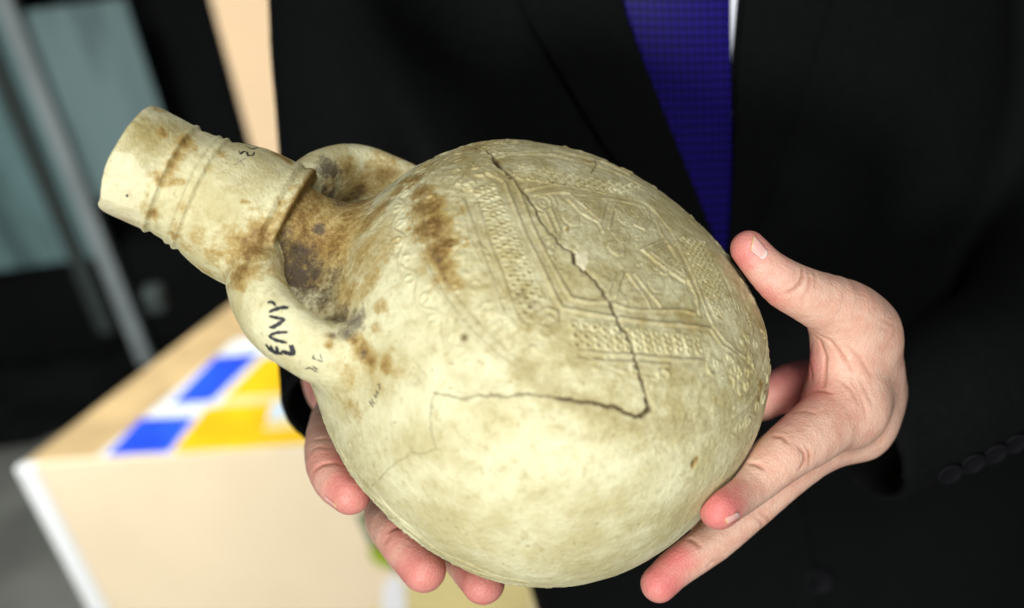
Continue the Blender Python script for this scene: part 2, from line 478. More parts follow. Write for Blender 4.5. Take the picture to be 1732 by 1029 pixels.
def sample(A, M):
    u = np.clip(M / HS + HN / 2, 0, HN - 2.001); i = u.astype(int); f = u - i
    a = A[i[:, 0], i[:, 1]]; b = A[i[:, 0] + 1, i[:, 1]]; c = A[i[:, 0], i[:, 1] + 1]; d = A[i[:, 0] + 1, i[:, 1] + 1]
    return (a * (1 - f[:, 0]) + b * f[:, 0]) * (1 - f[:, 1]) + (c * (1 - f[:, 0]) + d * f[:, 0]) * f[:, 1]

dB, dN, dT = sd_body(fV), sd_neck(fV), sd_throat(fV)
dH1, dH2 = sd_handle(fV, HF), sd_handle(fV, HB)
fG = vert_normals(fV, fQ)
if (fG * (fV - FC)).sum() < 0: fG = -fG
on_body = np.clip(1.0 - np.abs(dB) / 3.0, 0, 1) * (np.minimum(dH1, dH2) > 1.0)
M = body_map(fV)
ql = f_local(fV)
wearn = np.clip(.85 + .55 * vnoise(fV, 14, 3) + .3 * vnoise(fV, 5, 4), .15, 1.15)
# the lower border of the face is rubbed away
px_, py_ = to_px(fV)
rub = 1 - .75 * np.exp(-((py_ - 640) / 40) ** 2) * (px_ > 800) * (px_ < 960) * (ql[:, 2] > 0)
rub *= 1 - .8 * ((ql[:, 2] > -25) & (px_ > 760) & (py_ > 640) & (px_ < 1240))
relief = sample(ridge_map, M) * wearn * rub
groove = sample(groove_map, M) + sample(trench_map, M) * wearn * rub
front = (ql[:, 2] > 0) & (np.hypot(ql[:, 0], ql[:, 1]) < 83)
lump = .22 * vnoise(fV, 22, 1) + .12 * vnoise(fV, 8, 2) + (.05 + .08 * np.clip((ql[:, 2] - 8) / 20, 0, 1)) * vnoise(fV, 2.4, 7) + .05 * vnoise(fV, 1.2, 8)
step = .8 * np.clip((np.hypot(ql[:, 0], ql[:, 1]) - 75.5) / 2.5, 0, 1) * np.clip(ql[:, 2] / 15, 0, 1)   # the face stands a little proud of its border
lump = lump * np.where(dN < 1.0, .55, 1.0)
h = on_body * (relief - groove - step) + lump
fV2 = fV + fG * h[:, None]
fN = vert_normals(fV2, fQ)
if (fN * fG).sum() < 0: fQ = fQ[:, ::-1]; fN = -fN
fbvh2 = BVHTree.FromPolygons([tuple(v) for v in fV2], [tuple(q) for q in fQ.tolist()])
print('flask displaced', round(time.time() - T0, 1))

# ---- stains, soot, pale repair, and shade painted into handle hollows and face
def spots(lst):
    A = np.zeros(len(fV))
    for x, y, r, k in lst:
        hpt, hn = ray_px(fbvh, x, y)
        if hpt is None: continue
        rm = 1.25 * r * -hpt[2] / FPX
        sel = np.abs(fV - hpt).max(1) < rm * 2.6
        d2 = ((fV[sel] - hpt) ** 2).sum(1)
        A[sel] = np.maximum(A[sel], k * np.exp(-d2 / (rm * rm) * (1 + .75 * vnoise(fV[sel], 5.5, 61) + .4 * vnoise(fV[sel], 2.2, 62))))
    return A
brown = [(425, 425, 34, 1), (442, 400, 26, .95), (408, 458, 26, .9), (395, 440, 26, .6), (482, 372, 16, .8), (470, 395, 16, .8), (455, 420, 14, .8), (365, 430, 28, .5), (335, 405, 20, .45), (350, 460, 20, .5), (318, 420, 14, .5),
  (312, 243, 12, .8), (300, 262, 12, .85), (290, 280, 12, .8), (276, 226, 8, .95), (268, 300, 14, .7), (285, 292, 10, .7), (258, 362, 12, .7), (215, 374, 18, .7), (238, 380, 8, .7), (290, 190, 24, .5), (268, 185, 14, .6), (325, 250, 12, .5),
  (372, 262, 14, .4), (350, 285, 12, .35), (310, 350, 14, .4), (300, 385, 14, .5), (296, 400, 10, .6), (485, 270, 14, .85), (470, 262, 12, .7), (520, 285, 12, .8), (500, 320, 16, .5), (480, 345, 14, .5),
  (555, 340, 30, .75), (545, 375, 30, .85), (590, 380, 34, .75), (620, 370, 30, .7), (560, 420, 40, .6), (610, 430, 40, .55), (530, 355, 22, .9), (515, 390, 22, .9), (520, 310, 12, .9), (640, 350, 22, .85), (585, 500, 34, .6), (540, 470, 34, .55), (620, 480, 26, .55), (640, 520, 14, .6), (632, 555, 14, .6),
  (612, 590, 18, .9), (625, 612, 18, .9), (650, 618, 16, .7), (668, 630, 16, .5), (600, 575, 12, .8), (556, 585, 7, .8), (560, 570, 8, .4), (595, 640, 26, .4), (600, 690, 22, .4), (640, 655, 20, .3),
  (725, 355, 26, .85), (715, 325, 22, .8), (735, 385, 32, 1.1), (740, 425, 26, 1.1), (718, 350, 28, 1.0), (752, 455, 18, .8), (742, 440, 14, .95), (755, 470, 22, .55), (700, 300, 20, .8), (670, 320, 18, .8), (685, 300, 14, .7), (775, 480, 20, .4), (690, 360, 8, .7), (690, 385, 6, .7),
  (600, 320, 34, .8), (640, 300, 30, .7), (590, 290, 24, .6), (575, 275, 16, .5), (575, 330, 16, .6), (660, 280, 26, .5), (560, 310, 24, .6), (640, 265, 20, .4),  # browns in the far handle, partly the shade of its hollow
  (1287, 655, 8, .8), (1283, 640, 6, .7), (1287, 675, 6, .7), (1176, 786, 6, .9), (960, 388, 4, .9), (1209, 678, 5, .6), (1180, 380, 16, .35), (1165, 545, 26, .3), (1120, 540, 24, .3), (1000, 275, 18, .4), (960, 265, 14, .3), (425, 548, 6, .35), (435, 500, 8, .3)]
olive = [(250, 230, 40, .75), (290, 225, 36, .6), (240, 275, 30, .5), (310, 250, 30, .4), (400, 300, 40, .3), (440, 330, 30, .35), (360, 380, 30, .35), (700, 640, 40, .3), (580, 680, 30, .35), (660, 720, 40, .25), (760, 560, 36, .35), (700, 470, 24, .35), (660, 430, 20, .4),(880, 490, 34, .8), (900, 545, 26, .8), (925, 560, 20, .8), (850, 470, 34, .55), (820, 440, 34, .5), (800, 390, 34, .5), (780, 360, 26, .5), (860, 430, 30, .5), (835, 400, 30, .4), (880, 600, 26, .5), (860, 580, 34, .4), (820, 330, 24, .35),
  (1150, 665, 28, .5), (1190, 690, 34, .55), (1130, 710, 34, .55), (1230, 680, 26, .4), (1060, 720, 30, .35), (1200, 640, 30, .4), (1160, 740, 26, .35), (950, 650, 30, .4), (900, 640, 26, .4), (1180, 450, 44, .4), (1150, 400, 34, .4), (1200, 500, 34, .4), (1230, 540, 34, .35), (1080, 320, 26, .35), (1120, 360, 26, .35), (1250, 600, 30, .3),
  (790, 640, 40, .3), (740, 600, 30, .25), (960, 730, 20, .3), (1020, 740, 30, .3), (1100, 760, 40, .25), (780, 860, 40, .2), (820, 900, 26, .3), (950, 960, 40, .2), (700, 940, 20, .4), (640, 860, 14, .5), (620, 820, 12, .5), (590, 770, 12, .5), (560, 720, 12, .4), (570, 660, 20, .5), (1250, 780, 20, .3), (1040, 830, 50, .15), (880, 780, 60, .12)]
soot_shade = [(520, 440, 24, .6), (500, 425, 16, .8), (508, 470, 20, .95), (495, 455, 14, .9), (542, 385, 9, 1), (520, 490, 24, .7), (545, 505, 26, .6), (580, 530, 26, .6), (598, 545, 20, .8), (588, 560, 16, .8), (565, 465, 22, .5), (530, 460, 20, .8), (612, 600, 10, .5), (560, 440, 16, .4),
  (568, 300, 22, .5), (552, 288, 18, .9), (566, 290, 16, .8), (600, 330, 20, .5), (560, 330, 16, .7), (580, 345, 14, .6), (625, 350, 20, .4), (548, 320, 10, .8), (655, 340, 14, .5), (420, 440, 16, .35), (880, 500, 14, .4), (905, 515, 12, .4), (740, 440, 12, .4), (745, 395, 14, .3)]  # far handle spots paint in the shade of its hollow
a_brown, a_olive, a_soot_shade = spots(brown), spots(olive), spots(soot_shade)
_r = np.hypot(ql[:, 0], ql[:, 1])
_thr = np.clip((ql[:, 0] - 84) / 10, 0, 1) * np.clip((117 - ql[:, 0]) / 2, 0, 1) * (np.minimum(dH1, dH2) > 1.0) * (neck_axis(ql) < 30)
a_brown = np.maximum(a_brown, _thr * (.85 + .3 * vnoise(fV, 12, 51)))
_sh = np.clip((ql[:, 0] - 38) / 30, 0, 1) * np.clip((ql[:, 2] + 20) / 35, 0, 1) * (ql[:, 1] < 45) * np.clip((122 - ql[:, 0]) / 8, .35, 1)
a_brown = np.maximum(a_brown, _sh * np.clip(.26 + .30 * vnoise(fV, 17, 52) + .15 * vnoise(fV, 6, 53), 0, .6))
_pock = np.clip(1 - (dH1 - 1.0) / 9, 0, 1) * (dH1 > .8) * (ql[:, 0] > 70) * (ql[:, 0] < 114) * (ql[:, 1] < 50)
a_soot_shade = np.maximum(a_soot_shade, .75 * _pock * (dN > .5))  # paints the shade of the near handle pocket over its soot
a_olive = np.maximum(a_olive, .42 * np.clip((ql[:, 2] - 10) / 22, 0, 1) * np.clip((86 - _r + 5 * vnoise(fV, 16, 13)) / 12, 0, 1))  # overall olive on the upper face, mostly its dimmer light put into colour
def inpoly(px, py, poly):
    poly = np.asarray(poly, float); c = np.zeros(len(px), bool); j = len(poly) - 1
    for i in range(len(poly)):
        xi, yi = poly[i]; xj, yj = poly[j]
        c ^= ((yi > py) != (yj > py)) & (px < (xj - xi) * (py - yi) / (yj - yi + 1e-12) + xi); j = i
    return c
facing = (fN * -fV2).sum(1) > 0
a_pale = (inpoly(px_ + 2 * vnoise(fV, 3, 11), py_, [(196, 256), (222, 260), (232, 275), (250, 300), (244, 318), (236, 350), (243, 391), (170, 368), (160, 345)]) & facing & (ql[:, 0] > 160)).astype(float) * .9
chip = inpoly(px_, py_, [(973, 431), (993, 424), (996, 443), (989, 457), (975, 446)]) & facing & (on_body > .5)
a_pale = np.where(chip, 1.6, a_pale)
fV2[chip] -= fG[chip] * .35
a_crack = on_body * sample(crack_map, M)
a_pit = np.clip(on_body * (sample(groove_map, M) * 1.1 + sample(trench_map, M) * .9 - sample(ridge_map, M) * .25), 0, 1) * front

# ---- ceramic material
def clay_mat():
    mt, nt, b = new_mat('buff_clay'); s = NT(nt)
    n1 = s.noise(45, 6, .6); n2 = s.noise(220, 5, .65); n3 = s.noise(900, 4, .6); ns = s.noise(26, 5, .6, s.vscale(1, 5, 5))
    col = s.mix(s.ramp(n1, .35, .65), (.735, .715, .46), (.55, .50, .265))
    col = s.mix(s.mathn('MULTIPLY', s.ramp(n2, .5, .72), .6), col, (.43, .365, .165))
    col = s.mix(s.mathn('MULTIPLY', s.ramp(ns, .52, .75), .3), col, (.78, .77, .56))
    def dep(name, lo, hi, amt): # tint breaks up with noise
        v = s.mathn('ADD', s.attr(name), s.mathn('MULTIPLY', s.mathn('SUBTRACT', s.noise(420, 7, .75), .5), 1.6))
        v = s.mathn('ADD', v, s.mathn('MULTIPLY', s.mathn('SUBTRACT', s.noise(90, 4, .6), .5), .7))
        f = s.ramp(v, lo, hi, 0, amt)
        g = s.mathn('MULTIPLY', s.ramp(s.attr(name), .03, .4), f)
        return g
    col = s.mix(dep('olive', .05, .95, .8), col, (.33, .265, .085))
    col = s.mix(dep('brown', .05, .6, .8), col, (.40, .275, .075))
    col = s.mix(dep('brown', .45, 1.0, .85), col, (.20, .11, .024))
    col = s.mix(dep('brown', .85, 1.3, .8), col, (.075, .036, .010))
    col = s.mix(dep('soot_shade', .1, .85, .85), col, (.075, .058, .045))
    col = s.mix(s.mathn('MULTIPLY', s.attr('pit'), .8, clamp=True), col, (.22, .16, .07))
    col = s.mix(s.mathn('MULTIPLY', s.attr('pale'), .62, clamp=True), col, (.78, .73, .50))
    sp = s.ramp(s.noise(620, 3, .6), .64, .74)
    col = s.mix(s.mathn('MULTIPLY', sp, .7), col, (.27, .16, .05))
    col = s.mix(s.mathn('MULTIPLY', s.attr('crack'), 1.25, clamp=True), col, (.06, .042, .016))
    s.link(col, b.inputs['Base Color'])
    b.inputs['Roughness'].default_value = .62; b.inputs['Specular IOR Level'].default_value = .35
    s.link(s.ramp(n2, .3, .7, .5, .75), b.inputs['Roughness'])
    hgt = s.mathn('ADD', s.mathn('MULTIPLY', n3, .5), n2)
    s.link(s.bump(hgt, .0008, .9), b.inputs['Normal'])
    return mt
CLAY = clay_mat()

flask = empty('ceramic_flask', tuple(to_world((FC - FN * 70)[None])[0]))
tag(flask, 'old buff clay pilgrim flask with loop handles and star relief held in both hands', 'flask')
FW = to_world(fV2); FNW = fN @ ROT.T
prim = np.stack([np.minimum(dB, dT), dN + .4, dH1 + .8, dH2 + .8], 1)
vk = prim.argmin(1)
fk = vk[fQ]; fcls = np.sort(fk, 1)[:, 1]
for k, nm in enumerate(('body', 'neck', 'handle', 'handle')):
    Q = fQ[fcls == k]
    ids, inv = np.unique(Q, return_inverse=True)
    me = quad_mesh_np(nm, FW[ids], inv.reshape(-1, 4))
    for an, A in (('brown', a_brown), ('olive', a_olive), ('soot_shade', a_soot_shade), ('pale', a_pale), ('crack', a_crack), ('pit', a_pit)):
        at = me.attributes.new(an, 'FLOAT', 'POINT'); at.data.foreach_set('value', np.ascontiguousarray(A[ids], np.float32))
    me.normals_split_custom_set_from_vertices(FNW[ids].astype(np.float32))
    me.materials.append(CLAY)
    o = bpy.data.objects.new(nm, me); COL.objects.link(o); o.parent = flask
    o.matrix_parent_inverse = Matrix.Translation(-Vector(flask.location))
    if k == 2: o['label'] = 'near loop handle with black inked letters'
    if k == 3: o['label'] = 'far loop handle, plain'
print('flask parts', round(time.time() - T0, 1))

# ---- inked writing: thin strokes lying on the clay
def ribbon(V, F, pts, w, bvh, off=.10, taper=.55):
    p = resample(pts, 1.5); hits = [ray_px(bvh, x, y) for x, y in p]
    hits = [h for h in hits if h[0] is not None]
    if len(hits) < 2: return
    P = np.array([h[0] for h in hits]); N = np.array([h[1] for h in hits])
    T = np.gradient(P, axis=0)
    S = np.cross(T, N); S /= np.maximum(np.linalg.norm(S, axis=1, keepdims=True), 1e-9)
    n = len(P); u = np.linspace(0, 1, n)
    wd = w * 1.15 * -P[:, 2] / FPX * .5 * (1 - taper * np.abs(2 * u - 1) ** 3) * (1 + .12 * np.sin(u * 19 + w))
    b = len(V)
    for i in range(n):
        c = P[i] + N[i] * off
        V += [c - S[i] * wd[i], c + N[i] * .03, c + S[i] * wd[i]]
        if i:
            k = b + 3 * i
            F += [(k - 3, k - 2, k + 1, k), (k - 2, k - 1, k + 2, k + 1)]
def ink_mat(name, col):
    mt, nt, b = new_mat(name); s = NT(nt)
    s.link(s.mix(s.ramp(s.noise(1500, 4), .45, .7), col, tuple(c * 3 + .02 for c in col)), b.inputs['Base Color'])
    b.inputs['Roughness'].default_value = .6
    return mt
INK = ink_mat('black_ink', (.012, .012, .016)); PENCIL = ink_mat('faded_ink', (.20, .17, .12))
def inscription(label, strokes, mat, zoom=None):
    ox, oy, sc_ = zoom
    V, F = [], []
    for w, pts in strokes: ribbon(V, F, [(ox + x / sc_, oy + y / sc_) for x, y in pts], w, fbvh2)
    o = mesh_obj('ink_inscription', to_world(np.array(V)), F, mat, flask)
    o['label'] = label
zh = (380, 420, 3.675); zn = (280, 210, 3.55)
inscription('large black inked letters on the near handle', [
 (4.5, [(265, 339), (290, 334), (308, 345), (316, 362)]), (6, [(275, 398), (308, 383), (345, 372), (398, 368)]), (4.5, [(362, 360), (380, 372), (392, 378)]),
 (5, [(275, 422), (330, 435), (376, 441)]), (6.5, [(376, 441), (335, 472), (300, 492), (277, 491)]),
 (5, [(395, 522), (330, 524), (295, 534), (274, 548)]), (6, [(274, 548), (320, 572), (388, 588)]),
 (8, [(256, 596), (275, 622), (305, 645), (360, 656)]), (5, [(285, 603), (305, 640)]), (6, [(322, 608), (332, 652)]), (8, [(352, 640), (385, 650), (428, 662)]), (9, [(410, 608), (424, 632), (428, 665)]), (4, [(398, 610), (432, 606)])], INK, zh)
inscription('small inked signs beside the large letters', [(2.4, [(500, 752), (528, 742), (548, 752), (570, 771)]), (2.4, [(548, 731), (578, 757)]), (2.2, [(552, 664), (549, 684), (570, 692)]), (2.2, [(575, 694), (612, 705)]), (1.4, [(592, 656), (606, 694)])], INK, zh)
inscription('tiny inked word on the shoulder', [(2.4, [(897, 948), (928, 990)]), (2, [(913, 932), (922, 960), (940, 968)]), (2.2, [(930, 905), (938, 925), (950, 922)]), (2, [(944, 896), (948, 918)]), (2, [(940, 884), (962, 905)]), (2.2, [(953, 846), (966, 862), (962, 884)]), (1.8, [(958, 846), (972, 840)]), (2.6, [(1010, 901), (1014, 904)])], INK, zh)
inscription('black inked letters on top of the neck', [(3.2, [(441, 160), (450, 182), (470, 164), (489, 170), (494, 191), (526, 188), (534, 168)]), (2.8, [(478, 132), (519, 152), (556, 142)]), (2.4, [(500, 124), (556, 129)])], INK, zn)
inscription('faint grey cross on the neck', [(1.2, [(400, 248), (430, 236), (480, 205)]), (1.2, [(430, 210), (476, 252)])], PENCIL, zn)
inscription('dark speck on the pale rim', [(5, [(210, 632), (222, 640)]), (3, [(222, 632), (218, 648)])], INK, (160, 170, 3.958))
# ------------------------------------------------------------------ the person holding the flask
def settle(j):
    """(px, py, depth mm, radius px) -> camera mm and radius, moved along the view ray until it clears the clay"""
    px, py, d0, rp = j
    ds = np.arange(d0 - 40, d0 + 90, 1.0)
    P = np.array([pm(px, py, d) for d in ds]); r = rp * ds / FPX
    s = sd_flask(P)
    ok = s > r * .55
    if ok.any(): k = np.where(ok, np.abs(ds - d0), 1e9).argmin()
    else: k = (s - r * .55).argmax()
    return P[k], r[k]
def chain(js, settle_all=True):
    out = [settle(j) if settle_all else (pm(*j[:3]), j[3] * j[2] / FPX) for j in js]
    P = np.array([o[0] for o in out]); R = np.array([o[1] for o in out])
    return P, R
def sd_chain(X, ch, k=3.0, dense=3):
    P, R = ch
    C = catmull(np.c_[P, R], dense) if len(P) > 2 else np.c_[P, R]
    d = None
    for i in range(len(C) - 1):
        e = seg_d(X, C[i, :3], C[i + 1, :3], C[i, 3], C[i + 1, 3])
        d = e if d is None else np.minimum(d, e)
    return d
def sd_hand(X, palm, fingers):
    d = None
    for c in palm:
        e = sd_chain(X, c); d = e if d is None else smin(d, e, 14.0)
    out = d
    for i, c in enumerate(fingers):
        e = sd_chain(X, c)
        # a finger melts into the palm near its root, and only touches its neighbours
        root = np.linalg.norm(X - c[0][0], axis=1)
        k = np.clip(12.0 - root * .18, 1.2, 12.0)
        out = smin(out, e, k)
    return out

# left hand of the person (on the picture's right)
LA_thumb = chain([(1458, 566, 482, 57), (1422, 527, 468, 55), (1372, 503, 459, 46), (1330, 482, 455, 42), (1296, 455, 453, 35), (1266, 421, 452, 31)])
LA_fingers = [LA_thumb,
  chain([(1432, 690, 476, 60), (1375, 733, 460, 53), (1322, 772, 449, 46), (1265, 822, 442, 39), (1216, 862, 437, 34)]),
  chain([(1446, 722, 500, 55), (1392, 749, 492, 49), (1345, 785, 485, 44), (1266, 856, 482, 41), (1206, 914, 478, 36), (1150, 956, 474, 33), (1114, 988, 470, 31)]),
  chain([(1450, 700, 518, 52), (1385, 722, 522, 44), (1310, 775, 522, 40), (1240, 840, 518, 36), (1200, 890, 512, 32)]),
  chain([(1452, 660, 534, 46), (1392, 648, 538, 40), (1338, 652, 534, 37), (1290, 680, 530, 32)])]
LA_palm = [chain([(1432, 690, 478, 60), (1456, 660, 500, 53)], False), chain([(1446, 714, 500, 52), (1454, 664, 512, 52)], False), chain([(1446, 692, 516, 50), (1450, 664, 520, 56)], False),
  chain([(1448, 656, 530, 46), (1448, 660, 530, 56)], False), chain([(1456, 560, 482, 57), (1464, 598, 490, 60), (1463, 640, 500, 54), (1458, 684, 506, 51)], False), chain([(1426, 540, 470, 50), (1428, 668, 482, 52)], False),
  chain([(1456, 655, 520, 52), (1452, 668, 532, 52), (1458, 672, 552, 52), (1560, 672, 574, 66)], False)]
# right hand of the person (on the picture's left)
RA_fingers = [
  chain([(604, 660, 552, 46), (566, 712, 522, 41), (553, 772, 490, 38), (566, 812, 475, 37), (592, 836, 468, 35)]),
  chain([(665, 780, 550, 42), (652, 866, 508, 37), (673, 906, 486, 40), (717, 964, 472, 38)]),
  chain([(740, 860, 550, 40), (770, 930, 510, 31), (784, 952, 492, 31), (817, 986, 474, 37)]),
  chain([(810, 860, 560, 36), (845, 905, 540, 32), (880, 935, 520, 28)]),
  chain([(650, 620, 580, 46), (720, 590, 585, 42), (790, 575, 585, 34)])]
RA_palm = [chain([(604, 660, 556, 48), (600, 640, 580, 70)], False), chain([(577, 590, 575, 60), (580, 676, 556, 50)], False),
  chain([(665, 780, 556, 44), (620, 660, 580, 72)]), chain([(740, 860, 560, 42), (650, 680, 585, 72)]), chain([(810, 860, 568, 38), (680, 690, 590, 66)]),
  chain([(600, 630, 585, 75), (592, 560, 620, 80), (600, 460, 665, 95)], False)]
def hand_fn(palm, fingers):
    def fn(X):
        d = sd_hand(X, palm, fingers)
        return -smin(-d, sd_flask(X) - .05, .8)
    return fn
def bounds(chs):
    P = np.concatenate([np.c_[c[0] - c[1][:, None], c[0] + c[1][:, None]] for c in chs])
    return np.minimum(P[:, :3], P[:, 3:]).min(0) - 4, np.maximum(P[:, :3], P[:, 3:]).max(0) + 4

def inscribe(V, G, bvh, polys, dep, wid):
    """skin folds: shallow grooves along lines, returned as displacement and a fold mask"""
    kd_pts, kd_w = [], []
    for k, pts in polys:
        p = resample(pts, 2.0); n = len(p)
        for i, (x, y) in enumerate(p):
            hpt, _ = ray_px(bvh, x, y)
            if hpt is not None: kd_pts.append(hpt); kd_w.append(k * (1 - .8 * abs(2 * i / max(1, n - 1) - 1) ** 3))
    Hh = np.zeros(len(V))
    for c, w in zip(kd_pts, kd_w):
        sel = np.nonzero(np.abs(V - c).max(1) < wid * 3)[0]
        d2 = ((V[sel] - c) ** 2).sum(1)
        Hh[sel] = np.maximum(Hh[sel], w * np.exp(-d2 / wid ** 2))
    return Hh
def Z(ox, oy, s, pts): return [(ox + x / s, oy + y / s) for x, y in pts]
folds_L = [(1.0, [(1358, 453), (1359, 467), (1355, 477), (1346, 488), (1326, 499)]), (.4, [(1365, 452), (1371, 472), (1368, 490), (1357, 507)]), (.3, [(1376, 456), (1381, 474), (1378, 494)]), (.3, [(1345, 455), (1348, 468), (1340, 478)]),
  (.8, Z(1300, 440, 3.43, [(235, 412), (300, 470), (330, 560), (325, 680), (318, 750)])), (.7, Z(1300, 440, 3.43, [(270, 425), (360, 470), (420, 550), (500, 660)])), (.5, Z(1300, 440, 3.43, [(450, 500), (530, 570), (600, 680)])),
  (.5, Z(1300, 440, 3.43, [(400, 690), (480, 750), (530, 850)])), (.8, Z(1300, 440, 3.43, [(240, 762), (320, 760), (365, 775)])), (.7, Z(1300, 440, 3.43, [(255, 470), (235, 560), (255, 700)])),
  (.8, Z(1160, 620, 3.677, [(535, 430), (600, 440), (640, 480)])), (.8, Z(1160, 620, 3.677, [(380, 600), (440, 610), (490, 640)])), (.8, Z(1160, 620, 3.677, [(690, 490), (740, 540), (745, 590), (700, 650)])),
  (.6, Z(1160, 620, 3.677, [(740, 490), (775, 540), (770, 610)])), (.5, Z(1160, 620, 3.677, [(650, 285), (740, 275), (810, 292)])), (.5, Z(1160, 620, 3.677, [(420, 930), (470, 970), (480, 1010)])), (.5, Z(1160, 620, 3.677, [(455, 905), (515, 950), (530, 980)])),
  (.8, Z(1000, 780, 4.13, [(680, 545), (720, 560), (765, 605)])), (.4, Z(1000, 780, 4.13, [(800, 745), (850, 700), (900, 690)])), (.35, [(1490, 540), (1508, 549), (1515, 552)]), (.35, [(1488, 555), (1506, 560)]), (.3, [(1440, 640), (1462, 690), (1466, 720)]), (.3, [(1455, 640), (1478, 690)])]
folds_R = [(.8, Z(500, 620, 3.956, [(130, 490), (200, 480), (245, 492)])), (.9, Z(500, 620, 3.956, [(115, 700), (180, 655), (260, 643), (335, 665)])), (.4, Z(500, 620, 3.956, [(105, 560), (150, 540), (250, 548)])),
  (.9, Z(600, 840, 5.446, [(310, 325), (360, 292), (415, 288)])), (.35, Z(600, 840, 5.446, [(250, 440), (300, 400), (330, 350)])), (.5, Z(600, 840, 5.446, [(900, 640), (960, 620), (1000, 650)]))]
def build_hand(palm, fingers, folds, reds):
    fn = hand_fn(palm, fingers); lo, hi = bounds(palm + fingers)
    V, Q = mesh_sdf(fn, lo, hi, .8)
    G = grad(fn, V)
    bv = BVHTree.FromPolygons([tuple(v) for v in V], [tuple(q) for q in Q.tolist()])
    H = inscribe(V, G, bv, folds, 1, .85)
    V2 = V - G * (H * 1.0)[:, None] + G * (.16 * vnoise(V, 9, 21) + .05 * vnoise(V, 2.5, 22))[:, None]
    N = vert_normals(V2, Q)
    if (N * G).sum() < 0: Q = Q[:, ::-1]
    red = np.zeros(len(V))
    for x, y, d, rp, k in reds:
        c, r = settle((x, y, d, rp))
        red = np.maximum(red, k * np.exp(-((V - c) ** 2).sum(1) / (r * 1.35) ** 2))
    return V2, Q, red, H
redL = [(1262, 425, 452, 34, 1.0), (1300, 470, 453, 36, .6), (1290, 500, 455, 36, .6), (1216, 862, 437, 44, 1.0), (1245, 815, 440, 40, .9), (1320, 725, 460, 40, .7), (1290, 775, 458, 36, .6), (1370, 690, 470, 44, .8), (1118, 985, 466, 36, 1.0), (1140, 945, 466, 34, .9), (1385, 620, 480, 40, .9), (1340, 650, 534, 60, .9), (1400, 700, 470, 50, .5), (1515, 700, 510, 26, .5), (1500, 520, 480, 26, .3), (1445, 590, 470, 40, .25)]
redR = [(595, 832, 468, 40, 1.0), (560, 800, 478, 40, .7), (590, 790, 475, 36, .8), (717, 962, 472, 42, 1.0), (690, 915, 480, 38, .8), (818, 985, 474, 42, 1.0), (565, 750, 495, 36, .5), (570, 640, 555, 60, .8)]
hL = build_hand(LA_palm, LA_fingers, folds_L, redL)
hR = build_hand(RA_palm, RA_fingers, folds_R, redR)
print('hands', len(hL[0]), len(hR[0]), round(time.time() - T0, 1))

# ---- torso frame
F1, F2 = pm(1180, 0, 588), pm(1352, 1000, 775)
TA = (F1 - F2) / np.linalg.norm(F1 - F2); TL = np.linalg.norm(F1 - F2)
TX = np.array([1., 0, 0]) - TA * TA[0]; TX /= np.linalg.norm(TX)
TF = np.cross(TX, TA)
HH = np.array([-1300, -420, -250, -100, 0, 150, 300, 460, 560, 630, 680, 730])
HWID = np.array([150, 205, 206, 200, 194, 188, 186, 190, 196, 175, 110, 62])
HDEP = np.array([110, 120, 122, 112, 106, 108, 112, 112, 100, 84, 66, 56])
HOFF = np.array([-30, -10, 2, 4, 2, 3, 4, 0, -12, -34, -56, -62])
def sd_torso(X, grow=0.0):
    q = X - F2; h = q @ TA
    w = np.interp(h, HH, HWID) + grow; dp = np.interp(h, HH, HDEP) + grow; off = np.interp(h, HH, HOFF)
    x = q @ TX; y = q @ TF - off + np.interp(h, HH, HDEP)
    g = (np.abs(x / w) ** 2.5 + np.abs(y / dp) ** 2.5 + 1e-9) ** .4
    d = np.hypot(x, y) * (1 - 1 / np.maximum(g, .05))
    return np.maximum(np.maximum(d, h - 730 - grow), -260 - h)
ARM_R = [(612, -300, 715, 165), (592, 0, 700, 136), (606, 240, 700, 128), (612, 430, 690, 128), (588, 560, 635, 120), (586, 690, 585, 112)]
ARM_L = [(1695, -260, 720, 185), (1755, 120, 730, 175), (1810, 400, 690, 165), (1745, 570, 610, 142), (1620, 655, 562, 128), (1450, 744, 544, 122)]
def arm(js, shrink=0.0):
    P = np.array([pm(*j[:3]) for j in js]); R = np.array([j[3] * j[2] / FPX for j in js]) - shrink
    return P, R
aR, aL = arm(ARM_R), arm(ARM_L)
def sd_sleeve(X, a):
    P, R = a
    C = catmull(np.c_[P, R], 4); d = None
    for i in range(len(C) - 1):
        e = seg_d(X, C[i, :3], C[i + 1, :3], C[i, 3], C[i + 1, 3]); d = e if d is None else np.minimum(d, e)
    ax = P[-1] - P[-2]; ax /= np.linalg.norm(ax)
    u = (X - P[-1]) @ ax
    d = -smin(-d, -u, 4.0)                                     # open cuff: flat end, hollowed
    rad = np.linalg.norm((X - P[-1]) - u[:, None] * ax, axis=1)
    hole = np.maximum(rad - (R[-1] - 6.0), -45 - u)
    return np.maximum(d, -hole)
Vpoly_px = [(1040, -60), (1205, 395), (1222, 440), (1232, 390), (1243, 100), (1262, -60)]
def sd_coat0(X):
    d = smin(smin(sd_torso(X), sd_sleeve(X, aR), 22), sd_sleeve(X, aL), 22)
    fold = 2.2 * vnoise(X * np.array([1, .55, 1]), 70, 31) + 1.1 * vnoise(X * np.array([1, .6, 1]), 28, 32)
    return d + fold
clo = np.array([-420, -700, -1050.]); chi = np.array([560, 420, -480.])
cV, cQ = mesh_sdf(sd_coat0, clo, chi, 3.2)
cG = grad(sd_coat0, cV, .8)
if (vert_normals(cV, cQ) * cG).sum() < 0: cQ = cQ[:, ::-1]
cbvh = BVHTree.FromPolygons([tuple(v) for v in cV], [tuple(q) for q in cQ.tolist()])
print('coat', len(cV), round(time.time() - T0, 1))
def on_coat(px, py):
    h, n = ray_px(cbvh, px, py)
    return (None, None) if h is None else (h, n)
